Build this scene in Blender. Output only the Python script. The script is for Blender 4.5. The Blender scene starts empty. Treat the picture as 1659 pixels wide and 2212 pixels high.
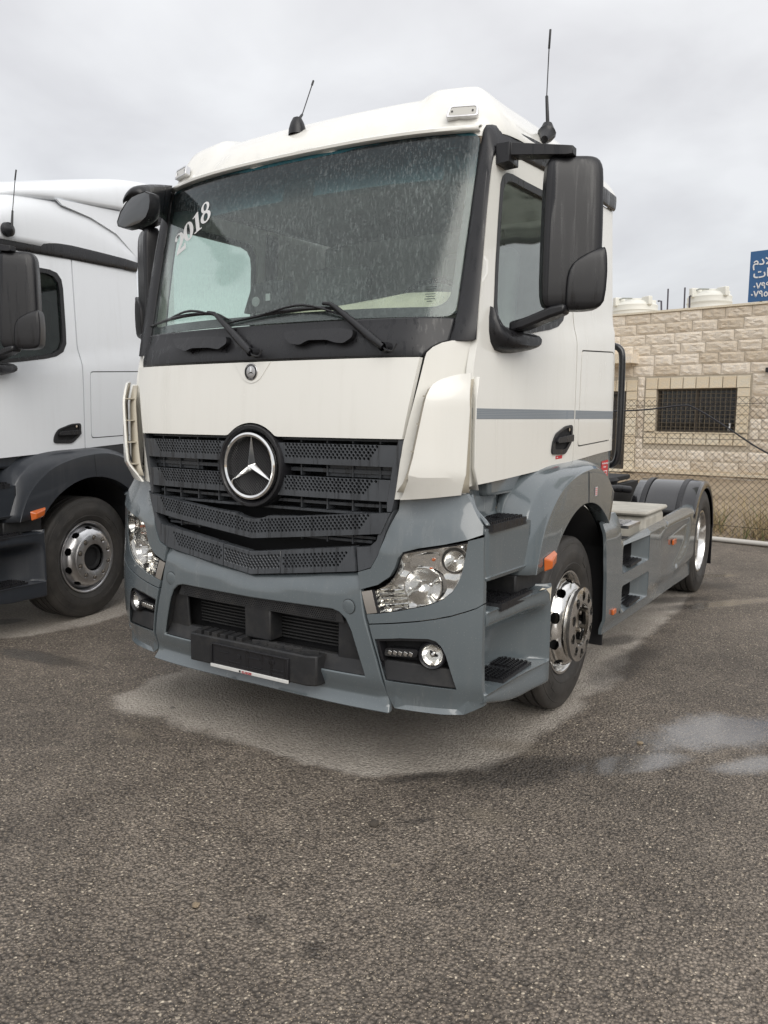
import bpy, bmesh, math, random
import numpy as np
from mathutils import Vector, Matrix
from mathutils.geometry import delaunay_2d_cdt
random.seed(7); rng = np.random.default_rng(7)
scene = bpy.context.scene
col = scene.collection
R = math.radians
# ------------------------------------------------------------------ camera
CAM = np.array([2.5914, -2.9524, 1.6864]); YAW, PITCH, ROLL, FPX = -0.5526, -0.1191, 0.0084, 1692.34
def _axes():
    f = np.array([math.sin(YAW)*math.cos(PITCH), math.cos(YAW)*math.cos(PITCH), math.sin(PITCH)])
    r = np.array([math.cos(YAW), -math.sin(YAW), 0.0]); u = np.cross(r, f)
    c, s = math.cos(ROLL), math.sin(ROLL)
    return c*r+s*u, -s*r+c*u, f
AR, AU, AF = _axes()
cd = bpy.data.cameras.new('camera'); cam = bpy.data.objects.new('camera', cd); col.objects.link(cam)
cam.matrix_world = Matrix(((AR[0], AU[0], -AF[0], CAM[0]), (AR[1], AU[1], -AF[1], CAM[1]), (AR[2], AU[2], -AF[2], CAM[2]), (0, 0, 0, 1)))
cd.sensor_fit = 'VERTICAL'; cd.sensor_height = 24.0; cd.lens = FPX/2212*24.0
cd.clip_start = 0.05; cd.clip_end = 2000
scene.camera = cam
# ------------------------------------------------------------------ world, sun, exposure
w = bpy.data.worlds.new('World'); scene.world = w; w.use_nodes = True
nt = w.node_tree; nt.nodes.clear()
def wn(t, **k):
    n = nt.nodes.new(t)
    for a, b in k.items(): setattr(n, a, b)
    return n
wo = wn('ShaderNodeOutputWorld'); bg1 = wn('ShaderNodeBackground'); bg2 = wn('ShaderNodeBackground'); add = wn('ShaderNodeAddShader')
sky = wn('ShaderNodeTexSky', sky_type='NISHITA', sun_disc=False); sky.sun_elevation = R(36); sky.sun_rotation = R(130)
nt.links.new(sky.outputs[0], bg1.inputs[0]); bg1.inputs[1].default_value = 0.012
tc = wn('ShaderNodeTexCoord'); sep = wn('ShaderNodeSeparateXYZ'); nt.links.new(tc.outputs['Generated'], sep.inputs[0])
# cloud layer seen in perspective: direction / (z + 0.25)
mz = wn('ShaderNodeMath', operation='ADD'); nt.links.new(sep.outputs[2], mz.inputs[0]); mz.inputs[1].default_value = 0.3
mz2 = wn('ShaderNodeMath', operation='MAXIMUM'); nt.links.new(mz.outputs[0], mz2.inputs[0]); mz2.inputs[1].default_value = 0.1
vd = wn('ShaderNodeVectorMath', operation='DIVIDE'); cmb = wn('ShaderNodeCombineXYZ')
for i in range(3): nt.links.new(mz2.outputs[0], cmb.inputs[i])
nt.links.new(tc.outputs['Generated'], vd.inputs[0]); nt.links.new(cmb.outputs[0], vd.inputs[1])
n1 = wn('ShaderNodeTexNoise'); n1.inputs['Scale'].default_value = 2.3; n1.inputs['Detail'].default_value = 5; n1.inputs['Roughness'].default_value = 0.5; n1.inputs['Distortion'].default_value = 0.3
nt.links.new(vd.outputs[0], n1.inputs['Vector'])
cr = wn('ShaderNodeValToRGB'); nt.links.new(n1.outputs[0], cr.inputs[0])
cr.color_ramp.elements[0].position = 0.32; cr.color_ramp.elements[0].color = (0.80, 0.79, 0.80, 1)
cr.color_ramp.elements[1].position = 0.62; cr.color_ramp.elements[1].color = (1.0, 1.0, 1.005, 1)
sq = wn('ShaderNodeMath', operation='POWER'); sq.inputs[1].default_value = 1.8; sq0 = wn('ShaderNodeMath', operation='MAXIMUM'); nt.links.new(sep.outputs[2], sq0.inputs[0]); sq0.inputs[1].default_value = 0; nt.links.new(sq0.outputs[0], sq.inputs[0])
el = wn('ShaderNodeMapRange'); nt.links.new(sq.outputs[0], el.inputs[0])
el.inputs[1].default_value = 0.0; el.inputs[2].default_value = 1.0; el.inputs[3].default_value = 0.92; el.inputs[4].default_value = 1.6
mm = wn('ShaderNodeMath', operation='MULTIPLY'); nt.links.new(el.outputs[0], mm.inputs[0]); mm.inputs[1].default_value = 0.605
nt.links.new(cr.outputs[0], bg2.inputs[0]); nt.links.new(mm.outputs[0], bg2.inputs[1])
nt.links.new(bg1.outputs[0], add.inputs[0]); nt.links.new(bg2.outputs[0], add.inputs[1]); nt.links.new(add.outputs[0], wo.inputs[0])
sd = bpy.data.lights.new('sun', 'SUN'); sd.energy = 1.4; sd.angle = R(50); sd.color = (1, 0.96, 0.9)
so = bpy.data.objects.new('sun', sd); col.objects.link(so)
_sv = Vector((0.85, -0.72, 0.80)).normalized(); so.rotation_euler = _sv.to_track_quat('Z', 'Y').to_euler()
scene.view_settings.view_transform = 'Standard'; scene.view_settings.look = 'None'
scene.view_settings.exposure = 0.45; scene.view_settings.gamma = 1.0; scene.view_settings.use_curve_mapping = False
# ------------------------------------------------------------------ measuring helpers
CROPS = {1: (450, 300, 1100/1659), 2: (1450, 300, 1100/1659), 3: (450, 1350, 1200/1659), 4: (450, 2000, 1200/1659), 5: (1350, 1900, 1100/1659),
         6: (1800, 1300, 800/1475), 7: (2300, 1750, 772/1659), 8: (2350, 900, 722/1521), 9: (0, 600, 700/1548), 10: (0, 1600, 700/1548),
         11: (1900, 550, 600/1475), 12: (2050, 2150, 400/1264), 13: (1850, 1850, 600/1659), 14: (450, 700, 400/1180), 15: (1400, 2150, 550/1622),
         16: (1550, 1350, 400/1106), 17: (900, 1150, 750/1659)}
def C(n, px, py):
    x0, y0, k = CROPS[n]; return ((x0+px*k)*.54004, (y0+py*k)*.54004)
def RAY(t): return AR*(t[0]-829.5)/FPX - AU*(t[1]-1106)/FPX + AF
def U(t, ax, v):
    d = RAY(t); i = 'xyz'.index(ax); return CAM + (v-CAM[i])/d[i]*d
def ISECT(t, f, k0, k1):
    d = RAY(t); ks = np.linspace(k0, k1, 400); v0 = f(*(CAM+ks[0]*d))
    for a, b in zip(ks[:-1], ks[1:]):
        v1 = f(*(CAM+b*d))
        if v0*v1 <= 0:
            for _ in range(24):
                m = (a+b)/2
                if f(*(CAM+a*d))*f(*(CAM+m*d)) <= 0: b = m
                else: a = m
            return CAM+a*d
        v0 = v1
    raise ValueError('no hit %s' % (t,))
def crv(xs, ys):
    xs = np.array(xs, float); ys = np.array(ys, float)
    m = np.gradient(ys, xs)
    def f(x):
        x = min(max(x, xs[0]), xs[-1]); i = min(max(int(np.searchsorted(xs, x))-1, 0), len(xs)-2)
        h = xs[i+1]-xs[i]; t = (x-xs[i])/h
        return (2*t**3-3*t*t+1)*ys[i]+(t**3-2*t*t+t)*h*m[i]+(3*t*t-2*t**3)*ys[i+1]+(t**3-t*t)*h*m[i+1]
    return f
def sm(a): a = max(0.0, min(1.0, a)); return a*a*(3-2*a)
def cl(a): return max(0.0, min(1.0, a))
g_plan = crv([-.05, 0, .3, .6, .8, .9, 1.0, 1.1, 1.175, 1.3], [0, 0, .004, .02, .048, .075, .108, .152, .2, .32])
g_z = crv([0, .30, .33, .37, .42, .478, .5, .85, .93, 1.0, 1.3, 1.6, 1.95, 2.3], [-.005, -.005, 0, .03, .018, -.006, -.008, -.012, -.004, .0, .008, .0, .02, .06])
def YF(x, z): return g_plan(abs(x)) + g_z(z)
g_cowl = crv([-.05, 0, .3, .6, .8, .89, .975, 1.03, 1.075, 1.12], [0, 0, .006, .032, .07, .105, .185, .235, .285, .36])
def YC(x, z): return g_cowl(abs(x)) + .012 + .055*sm((z-1.98)/.16)
def YG(x, z):
    u = min(abs(x)/.98, 1.05); return .07+.30*(z-2.14)+(.19-.06*(z-2.14))*(.45*u*u+.55*u**4)
def XS(y, z):
    zc = 1.94+.15*y
    return 1.08+.07*cl((y-.2)/1.2)-.035*cl((z-2.05)/.9)-.014*sm((z-zc+.03)/.08)*cl((y-.3)/.5)
def F(n, a, b, off=0):
    p = ISECT(C(n, a, b), lambda x, y, z: y-YF(x, z)-off, 1.5, 7); return (abs(p[0]), p[2])
def S(n, a, b):
    p = ISECT(C(n, a, b), lambda x, y, z: x-XS(y, z), 1.5, 9); return (p[1], p[2])
def FL(n, pts, off=0): return [F(n, a, b, off) for a, b in pts]
def SL(n, pts): return [S(n, a, b) for a, b in pts]
# ------------------------------------------------------------------ materials
def M(name):
    m = bpy.data.materials.new(name); m.use_nodes = True
    t = m.node_tree; b = t.nodes['Principled BSDF']; return m, t, b
def nd(t, typ, **k):
    n = t.nodes.new(typ)
    for a, b in k.items():
        if a[0] == '_': n.inputs[a[1:].replace('_', ' ')].default_value = b
        else: setattr(n, a, b)
    return n
def noise(t, scale, detail=4, rough=.55, vec=None, coord='Object', mapping=None):
    tcn = nd(t, 'ShaderNodeTexCoord'); n = nd(t, 'ShaderNodeTexNoise'); n.inputs['Scale'].default_value = scale
    n.inputs['Detail'].default_value = detail; n.inputs['Roughness'].default_value = rough
    src = tcn.outputs[coord]
    if mapping:
        mp = nd(t, 'ShaderNodeMapping'); mp.inputs['Scale'].default_value = mapping; t.links.new(src, mp.inputs[0]); src = mp.outputs[0]
    t.links.new(src, n.inputs['Vector']); return n
def ramp(t, inp, p0, c0, p1, c1):
    r = nd(t, 'ShaderNodeValToRGB'); t.links.new(inp, r.inputs[0]); e = r.color_ramp.elements
    def c4(c): return (c, c, c, 1) if isinstance(c, (int, float)) else tuple(c)+(1,)
    e[0].position = p0; e[0].color = c4(c0); e[1].position = p1; e[1].color = c4(c1); return r
def mixc(t, fac, a, b, mode='MIX'):
    m = nd(t, 'ShaderNodeMix', data_type='RGBA', blend_type=mode)
    if isinstance(fac, (int, float)): m.inputs[0].default_value = fac
    else: t.links.new(fac, m.inputs[0])
    for i, v in ((6, a), (7, b)):
        if isinstance(v, (tuple, list)): m.inputs[i].default_value = tuple(v)+(1,) if len(v) == 3 else v
        else: t.links.new(v, m.inputs[i])
    return m.outputs[2]
def mth(t, op, a, b=0.5, c=None):
    m = nd(t, 'ShaderNodeMath', operation=op)
    for i, v in enumerate((a, b) if c is None else (a, b, c)):
        if isinstance(v, (int, float)): m.inputs[i].default_value = v
        else: t.links.new(v, m.inputs[i])
    return m.outputs[0]
def bump(t, b, h, strength=.3, dist=.01):
    bn = nd(t, 'ShaderNodeBump'); bn.inputs['Strength'].default_value = strength; bn.inputs['Distance'].default_value = dist
    t.links.new(h, bn.inputs['Height']); t.links.new(bn.outputs[0], b.inputs['Normal']); return bn
def paint(name, c, dirt, rough=.3, coat=.5, dirt_amt=.35, streak=(14, 14, 1.2)):
    m, t, b = M(name)
    n1 = noise(t, 1.0, 6, .6, mapping=streak); r1 = ramp(t, n1.outputs[0], .50, 0.0, .78, 1.0)
    n2 = noise(t, 2.2, 5, .6); r2 = ramp(t, n2.outputs[0], .35, 0.0, .75, 1.0)
    sp = noise(t, 160, 2, .5); r3 = ramp(t, sp.outputs[0], .67, 0.0, .72, 1.0)
    f = mth(t, 'MULTIPLY', r1.outputs[0], r2.outputs[0]); f = mth(t, 'MULTIPLY', f, dirt_amt*1.8)
    f = mth(t, 'MAXIMUM', f, mth(t, 'MULTIPLY', r3.outputs[0], dirt_amt*.9))
    cc = mixc(t, f, c, dirt); t.links.new(cc, b.inputs['Base Color'])
    rr = mth(t, 'ADD', mth(t, 'MULTIPLY', f, .4), rough); t.links.new(rr, b.inputs['Roughness'])
    b.inputs['Coat Weight'].default_value = coat; b.inputs['Coat Roughness'].default_value = .05
    n4 = noise(t, 3.0, 2, .5); bump(t, b, n4.outputs[0], .06, .02)
    return m
WHITE = paint('cream_white_paint', (.81, .80, .75), (.48, .45, .38), .24, .5, .17)
WHITE2 = paint('cool_white_paint', (.76, .785, .815), (.50, .50, .50), .3, .4, .15)
DIRTY = paint('yellowed_inner_plastic', (.46, .42, .34), (.2, .17, .12), .5, 0, .6)
GREY = paint('blue_grey_paint', (.108, .129, .140), (.26, .26, .25), .24, .9, .2)
DARKP = paint('anthracite_paint', (.022, .026, .033), (.10, .10, .10), .38, .25, .4)
def plastic(name, c, rough=.5, wet=.35, b_s=.15, dust=.0, bscale=220):
    m, t, b = M(name)
    n1 = noise(t, 1.0, 5, .6, mapping=(38, 38, 2.0)); r1 = ramp(t, n1.outputs[0], .52, 0.0, .62, 1.0)
    n2 = noise(t, 4.0, 4, .6); r2 = ramp(t, n2.outputs[0], .3, (c[0]*.8, c[1]*.8, c[2]*.8), .75, (c[0]*1.35, c[1]*1.35, c[2]*1.35))
    cc = mixc(t, mth(t, 'MULTIPLY', r1.outputs[0], wet), r2.outputs[0], (c[0]*.45, c[1]*.45, c[2]*.45))
    if dust:
        n3 = noise(t, 9, 6, .7); r3 = ramp(t, n3.outputs[0], .45, 0.0, .8, 1.0)
        cc = mixc(t, mth(t, 'MULTIPLY', r3.outputs[0], dust), cc, (.22, .20, .17))
    t.links.new(cc, b.inputs['Base Color'])
    t.links.new(mth(t, 'SUBTRACT', rough, mth(t, 'MULTIPLY', r1.outputs[0], wet*.5)), b.inputs['Roughness'])
    g = noise(t, bscale, 2, .5); bump(t, b, g.outputs[0], b_s, .001)
    return m
BLACK = plastic('black_plastic', (.011, .011, .013), .42, .4)
COWL = plastic('cowl_plastic', (.012, .012, .014), .42, .5)
GRILL = plastic('grille_plastic', (.056, .061, .068), .45, .55)
MIRP = plastic('mirror_plastic', (.011, .011, .013), .42, .35)
LOWP = plastic('dusty_lower_plastic', (.014, .0145, .016), .55, .1, .3, .13)
DARK = plastic('dark_underbody', (.006, .006, .007), .75, .0)
RADI = plastic('radiator_metal', (.03, .03, .03), .5, .0)
INTER = plastic('cabin_lining', (.27, .275, .28), .8, 0)
REARL = plastic('rear_curtain', (.52, .53, .54), .9, 0)
DASH = plastic('dashboard_plastic', (.10, .095, .08), .7, 0)
BEIGE = plastic('dashboard_cover', (.60, .54, .42), .7, 0)
def simple(name, c, rough=.4, metal=0.0, coat=0.0, **kw):
    m, t, b = M(name); b.inputs['Base Color'].default_value = tuple(c)+(1,); b.inputs['Roughness'].default_value = rough
    b.inputs['Metallic'].default_value = metal; b.inputs['Coat Weight'].default_value = coat
    return m
def metal(name, c, rough, bs=.05, grime=.4):
    m, t, b = M(name); b.inputs['Metallic'].default_value = 1.0
    n = noise(t, 7, 6, .65); r = ramp(t, n.outputs[0], .45, 0.0, .8, grime)
    t.links.new(mixc(t, r.outputs[0], c, (c[0]*.35, c[1]*.32, c[2]*.28)), b.inputs['Base Color'])
    t.links.new(mth(t, 'ADD', mth(t, 'MULTIPLY', r.outputs[0], .4), rough), b.inputs['Roughness'])
    n2 = noise(t, 40, 3, .5); bump(t, b, n2.outputs[0], bs, .002); return m
CHROME = metal('chrome', (.86, .86, .85), .07, .03, .15)
ALU = metal('polished_aluminium', (.85, .84, .82), .13, .06, .45)
ALU2 = metal('worn_silver_paint', (.72, .72, .73), .28, .1, .8)
REFL = metal('lamp_reflector', (.88, .87, .84), .06, .5, .2)
LAMPG = metal('lamp_grey_surround', (.60, .57, .53), .30, .05, .2)
NUTM = metal('nut_steel', (.32, .29, .25), .45, .2, .8)
SILV = simple('silver_strip', (.62, .62, .62), .35, .6)
AMBER = simple('amber_lens', (.55, .12, .02), .18, 0, .6)
REDS = simple('red_sticker', (.55, .02, .03), .4)
INKW = simple('white_print', (.75, .75, .75), .5)
INKR = simple('red_print', (.35, .02, .03), .5)
INKB = simple('black_print', (.015, .015, .015), .5)
CREAMCH = simple('chipped_primer', (.66, .60, .48), .6)
def rubber():
    m, t, b = M('tyre_rubber'); n = noise(t, 6, 6, .7); r = ramp(t, n.outputs[0], .3, (.020, .019, .018), .8, (.062, .056, .050))
    t.links.new(r.outputs[0], b.inputs['Base Color']); b.inputs['Roughness'].default_value = .62
    g = noise(t, 90, 3, .6); bump(t, b, g.outputs[0], .25, .003); return m
RUB = rubber()
def glass_mat(name, tint, streak=.0, haze=.05, band=False, fres=1.0, rough=.02, bs=.2):
    m = bpy.data.materials.new(name); m.use_nodes = True; t = m.node_tree; t.nodes.clear()
    out = nd(t, 'ShaderNodeOutputMaterial'); tr = nd(t, 'ShaderNodeBsdfTransparent'); gl = nd(t, 'ShaderNodeBsdfGlossy'); df = nd(t, 'ShaderNodeBsdfDiffuse')
    gl.inputs['Roughness'].default_value = rough; fr = nd(t, 'ShaderNodeFresnel'); ge_ = nd(t, 'ShaderNodeNewGeometry'); t.links.new(mth(t, 'SUBTRACT', 1.5, mth(t, 'MULTIPLY', ge_.outputs['Backfacing'], 1.5-1/1.5)), fr.inputs['IOR'])
    df.inputs['Color'].default_value = (.55, .60, .60, 1)
    col_ = tint
    if band:
        tcn = nd(t, 'ShaderNodeTexCoord'); sp = nd(t, 'ShaderNodeSeparateXYZ'); t.links.new(tcn.outputs['Object'], sp.inputs[0])
        rp = ramp(t, sp.outputs[2], 0, 0.0, 1, 1.0); rp.color_ramp.elements[0].position = 0; mr = nd(t, 'ShaderNodeMapRange'); t.links.new(sp.outputs[2], mr.inputs[0])
        mr.inputs[1].default_value = 2.74; mr.inputs[2].default_value = 2.90; mr.inputs[3].default_value = 0; mr.inputs[4].default_value = 1
        t.links.new(mixc(t, mr.outputs[0], tint, (.10, .34, .40)), tr.inputs['Color'])
    else: tr.inputs['Color'].default_value = tuple(tint)+(1,)
    if streak:
        n = noise(t, 1.0, 4, .7, mapping=(120, 120, 20)); n.inputs['Distortion'].default_value = .6
        r = ramp(t, n.outputs[0], .53, 0.0, .60, 1.0)
        n2 = noise(t, 3.0, 3, .5); r2 = ramp(t, n2.outputs[0], .3, .35, .7, 1.0)
        st = mth(t, 'MULTIPLY', r.outputs[0], r2.outputs[0])
        hz = mth(t, 'ADD', mth(t, 'MULTIPLY', st, streak), haze)
        bn = nd(t, 'ShaderNodeBump'); bn.inputs['Strength'].default_value = bs; bn.inputs['Distance'].default_value = .001; t.links.new(n.outputs[0], bn.inputs['Height'])
        t.links.new(bn.outputs[0], gl.inputs['Normal'])
    else: hz = haze
    m1 = nd(t, 'ShaderNodeMixShader'); m2 = nd(t, 'ShaderNodeMixShader')
    if isinstance(hz, float): m1.inputs[0].default_value = hz
    else: t.links.new(hz, m1.inputs[0])
    t.links.new(tr.outputs[0], m1.inputs[1]); t.links.new(df.outputs[0], m1.inputs[2])
    f = mth(t, 'MULTIPLY', fr.outputs[0], fres); t.links.new(f, m2.inputs[0]); t.links.new(m1.outputs[0], m2.inputs[1]); t.links.new(gl.outputs[0], m2.inputs[2])
    t.links.new(m2.outputs[0], out.inputs[0]); return m
WSG = glass_mat('windscreen_glass', (.91, .965, .945), .14, .022, True, 1.0)
SIDEG = glass_mat('side_window_glass', (.90, .97, .93), .05, .004, False, 2.0, .01, .04)
LENS = glass_mat('clear_lens', (.96, .96, .96), 0, .01, False, .8)
SIDEG2 = glass_mat('dark_side_glass', (.30, .38, .35), .03, .0, False, 1.0, .01, .03)
MIRG = simple('mirror_glass', (.05, .055, .06), .04, 0, 1.0)
# ------------------------------------------------------------------ mesh helpers
def finish(name, me, mat, parent=None, smooth=40, bev=0, seg=2, sol=0, sub=0):
    if isinstance(mat, (list, tuple)):
        for mm_ in mat: me.materials.append(mm_)
    elif mat: me.materials.append(mat)
    if smooth:
        me.polygons.foreach_set('use_smooth', [True]*len(me.polygons)); me.update()
        try: me.set_sharp_from_angle(angle=R(smooth))
        except Exception: pass
    o = bpy.data.objects.new(name, me); col.objects.link(o)
    if parent is not None: o.parent = parent
    if sol:
        s = o.modifiers.new('thickness', 'SOLIDIFY'); s.thickness = sol; s.offset = -1
    if bev:
        b = o.modifiers.new('bevel', 'BEVEL'); b.width = bev; b.segments = seg; b.limit_method = 'ANGLE'; b.angle_limit = R(35); b.harden_normals = False
    if sub:
        s = o.modifiers.new('sub', 'SUBSURF'); s.levels = sub; s.render_levels = sub
    return o
def pyd(name, v, f, mat, parent=None, recalc=True, **k):
    me = bpy.data.meshes.new(name); me.from_pydata([tuple(map(float, p)) for p in v], [], f)
    if recalc:
        bm = bmesh.new(); bm.from_mesh(me); bmesh.ops.remove_doubles(bm, verts=bm.verts, dist=1e-5); bmesh.ops.recalc_face_normals(bm, faces=bm.faces); bm.to_mesh(me); bm.free()
    return finish(name, me, mat, parent, **k)
def flipx(o, parent='same', name=None):
    me = o.data.copy(); me.transform(Matrix.Scale(-1, 4, (1, 0, 0))); me.flip_normals()
    c = o.copy(); c.data = me; c.name = name or o.name.split('.')[0]; col.objects.link(c)
    c.parent = o.parent if parent == 'same' else parent
    return c
def resample(poly, g, closed=True):
    out = []; n = len(poly)
    for i in range(n if closed else n-1):
        a = np.array(poly[i], float); b = np.array(poly[(i+1) % n], float); k = max(1, int(math.ceil(np.linalg.norm(b-a)/g)))
        for j in range(k): out.append(a+(b-a)*j/k)
    if not closed: out.append(np.array(poly[-1], float))
    return out
def roundp(poly, r, n=4):
    """round the corners of a closed polygon"""
    out = []; N = len(poly)
    for i in range(N):
        p0 = np.array(poly[i-1], float); p = np.array(poly[i], float); p1 = np.array(poly[(i+1) % N], float)
        rr = r[i] if isinstance(r, (list, tuple)) else r
        if rr <= 0: out.append(tuple(p)); continue
        a = p0-p; b = p1-p; la = np.linalg.norm(a); lb = np.linalg.norm(b); q = min(rr, la*.45, lb*.45)
        A = p+a/la*q; B = p+b/lb*q
        for k in range(n+1):
            t = k/n; out.append(tuple((1-t)**2*A+2*t*(1-t)*p+t*t*B))
    return out
def inpoly(P, poly):
    poly = np.array(poly); x, y = P[:, 0], P[:, 1]; c = np.zeros(len(P), bool); n = len(poly); j = n-1
    for i in range(n):
        xi, yi = poly[i]; xj, yj = poly[j]
        if yi != yj:
            m = ((yi > y) != (yj > y)) & (x < (xj-xi)*(y-yi)/(yj-yi)+xi); c ^= m
        j = i
    return c
def segdist(P, A, B):
    d = np.full(len(P), 1e9)
    for a, b in zip(A, B):
        ab = b-a; L = (ab@ab) or 1e-12; t = np.clip(((P-a)@ab)/L, 0, 1); d = np.minimum(d, np.linalg.norm(P-(a+t[:, None]*ab), axis=1))
    return d
def cdt(outline, holes=(), g=.05, circles=(), cr_=0, cn=8):
    V = []; E = []
    loops = [resample(outline, g)]+[resample(h, g) for h in holes]
    for L in loops:
        s = len(V); V += [tuple(p) for p in L]; E += [(s+i, s+(i+1) % len(L)) for i in range(len(L))]
    A = np.array([V[a] for a, b in E]); B = np.array([V[b] for a, b in E])
    O = np.array(loops[0]); mn, mx = O.min(0), O.max(0)
    gx_ = np.arange(mn[0]+g/2, mx[0], g); gy_ = np.arange(mn[1]+g/2, mx[1], g)
    if len(gx_) and len(gy_):
        P = np.array([(a, b) for a in gx_ for b in gy_]); k = inpoly(P, loops[0])
        for h in loops[1:]: k &= ~inpoly(P, h)
        P = P[k]
        if len(P): P = P[segdist(P, A, B) > .4*g]
        if len(circles) and len(P):
            cc = np.array(circles); P = P[np.min(np.linalg.norm(P[:, None]-cc[None], axis=2), axis=1) > cr_*2.2]
        V += [tuple(p) for p in P]
    for c in circles:
        s = len(V)
        for k in range(cn):
            a = 2*math.pi*(k+.5)/cn; V.append((c[0]+cr_*math.cos(a), c[1]+cr_*math.sin(a)))
        E += [(s+i, s+(i+1) % cn) for i in range(cn)]
    r = delaunay_2d_cdt([Vector(v) for v in V], E, [], 0, 1e-7)
    vs = np.array([(v.x, v.y) for v in r[0]]); fs = np.array([list(f) for f in r[2] if len(f) == 3])
    cen = vs[fs].mean(1); k = inpoly(cen, loops[0])
    for h in loops[1:]: k &= ~inpoly(cen, h)
    if len(circles):
        cc = np.array(circles); k &= np.min(np.linalg.norm(cen[:, None]-cc[None], axis=2), axis=1) > cr_*.9
    return vs, fs[k]
def panel(name, outline, fmap, th, mat, parent=None, holes=(), g=.05, bev=.003, circles=(), cr_=0, cn=8, smooth=38, seg=2, **kw):
    vs, fs = cdt(outline, holes, g, circles, cr_, cn); n = len(vs)
    used = np.unique(fs); 
    V = [fmap(u, v, 0) for u, v in vs]+[fmap(u, v, th) for u, v in vs]
    faces = [tuple(int(i) for i in f) for f in fs]; cnt = {}
    for f in faces:
        for a, b in ((f[0], f[1]), (f[1], f[2]), (f[2], f[0])): cnt[(a, b)] = cnt.get((a, b), 0)+1
    F_ = list(faces)+[tuple(n+i for i in reversed(f)) for f in faces]
    for (a, b) in cnt:
        if (b, a) not in cnt: F_.append((b, a, a+n, b+n))
    me = bpy.data.meshes.new(name); me.from_pydata([tuple(map(float, p)) for p in V], [], F_)
    bm = bmesh.new(); bm.from_mesh(me); bmesh.ops.delete(bm, geom=[v for v in bm.verts if not v.link_faces], context='VERTS')
    bmesh.ops.remove_doubles(bm, verts=bm.verts, dist=1e-6); bmesh.ops.recalc_face_normals(bm, faces=bm.faces); bm.to_mesh(me); bm.free()
    return finish(name, me, mat, parent, smooth=smooth, bev=bev, seg=seg)
def fm(fn, off=0): return lambda u, v, t: (u, fn(u, v)+off+t, v)          # front surfaces
def smp(off=0): return lambda u, v, t: (XS(u, v)-off-t, u, v)              # side surface (y,z)
def mirrored(pts): return pts+[(-x, z) for x, z in reversed(pts)]
def both(name, outline, fmap, th, mat, parent, **k):
    o = panel(name, outline, fmap, th, mat, parent, **k); return o, flipx(o)
def loft(name, rows, mat, parent=None, closed=False, cap=False, sol=0, smooth=45, bev=0, sub=0, nsub=0):
    """rows of 3D points, same count; nsub inserts Catmull-Rom points along both directions"""
    A = np.array(rows, float)
    def dens(A, k, ax, cyc=False):
        A = np.moveaxis(A, ax, 0); n = len(A); out = []
        for i in range(n if cyc else n-1):
            p0 = A[i-1] if (i > 0 or cyc) else 2*A[0]-A[1]; p1 = A[i]; p2 = A[(i+1) % n]; p3 = A[(i+2) % n] if (i+2 < n or cyc) else 2*A[-1]-A[-2]
            for j in range(k):
                t = j/k; out.append(.5*((2*p1)+(-p0+p2)*t+(2*p0-5*p1+4*p2-p3)*t*t+(-p0+3*p1-3*p2+p3)*t**3))
        if not cyc: out.append(A[-1])
        return np.moveaxis(np.array(out), 0, ax)
    if nsub: A = dens(A, nsub, 0); A = dens(A, nsub, 1, closed)
    nr, nc = A.shape[:2]; V = A.reshape(-1, 3); Fs = []
    for i in range(nr-1):
        for j in range(nc if closed else nc-1):
            Fs.append((i*nc+j, i*nc+(j+1) % nc, (i+1)*nc+(j+1) % nc, (i+1)*nc+j))
    if cap:
        Fs.append(tuple(range(nc))); Fs.append(tuple((nr-1)*nc+j for j in reversed(range(nc))))
    return pyd(name, V, Fs, mat, parent, smooth=smooth, sol=sol, bev=bev, sub=sub)
def box(name, c, s, mat, parent=None, rot=None, bev=.004, seg=2, smooth=40):
    bm = bmesh.new(); bmesh.ops.create_cube(bm, size=1); bmesh.ops.scale(bm, vec=s, verts=bm.verts)
    if rot: bmesh.ops.rotate(bm, matrix=rot, verts=bm.verts)
    bmesh.ops.translate(bm, vec=c, verts=bm.verts); me = bpy.data.meshes.new(name); bm.to_mesh(me); bm.free()
    return finish(name, me, mat, parent, smooth=smooth, bev=bev, seg=seg)
def lathe(name, prof, axis, c, mat, parent=None, n=48, smooth=35, closed=False, bev=0):
    """prof: (a, r) along axis 'x','y','z' centred at c"""
    V = []; Fs = []; m = len(prof)
    for k in range(n):
        t = 2*math.pi*k/n; cs, sn = math.cos(t), math.sin(t)
        for a, r in prof:
            V.append({'x': (c[0]+a, c[1]+r*cs, c[2]+r*sn), 'y': (c[0]+r*cs, c[1]+a, c[2]+r*sn), 'z': (c[0]+r*cs, c[1]+r*sn, c[2]+a)}[axis])
    for k in range(n):
        for i in range(m if closed else m-1):
            j = (i+1) % m; Fs.append((k*m+i, k*m+j, ((k+1) % n)*m+j, ((k+1) % n)*m+i))
    return pyd(name, V, Fs, mat, parent, smooth=smooth, bev=bev)
def tube(name, pts, r, mat, parent=None, n=8, cyc=False, smooth_path=0, flat=1.0):
    P = [np.array(p, float) for p in pts]
    if smooth_path:
        A = np.array(P); out = []
        for i in range(len(A)-1):
            p0 = A[i-1] if i else 2*A[0]-A[1]; p1, p2 = A[i], A[i+1]; p3 = A[i+2] if i+2 < len(A) else 2*A[-1]-A[-2]
            for j in range(smooth_path):
                t = j/smooth_path; out.append(.5*((2*p1)+(-p0+p2)*t+(2*p0-5*p1+4*p2-p3)*t*t+(-p0+3*p1-3*p2+p3)*t**3))
        out.append(A[-1]); P = out
    V, Fs = tube_vf(P, r, n)
    return pyd(name, V, Fs, mat, parent, recalc=True, smooth=50)
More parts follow.
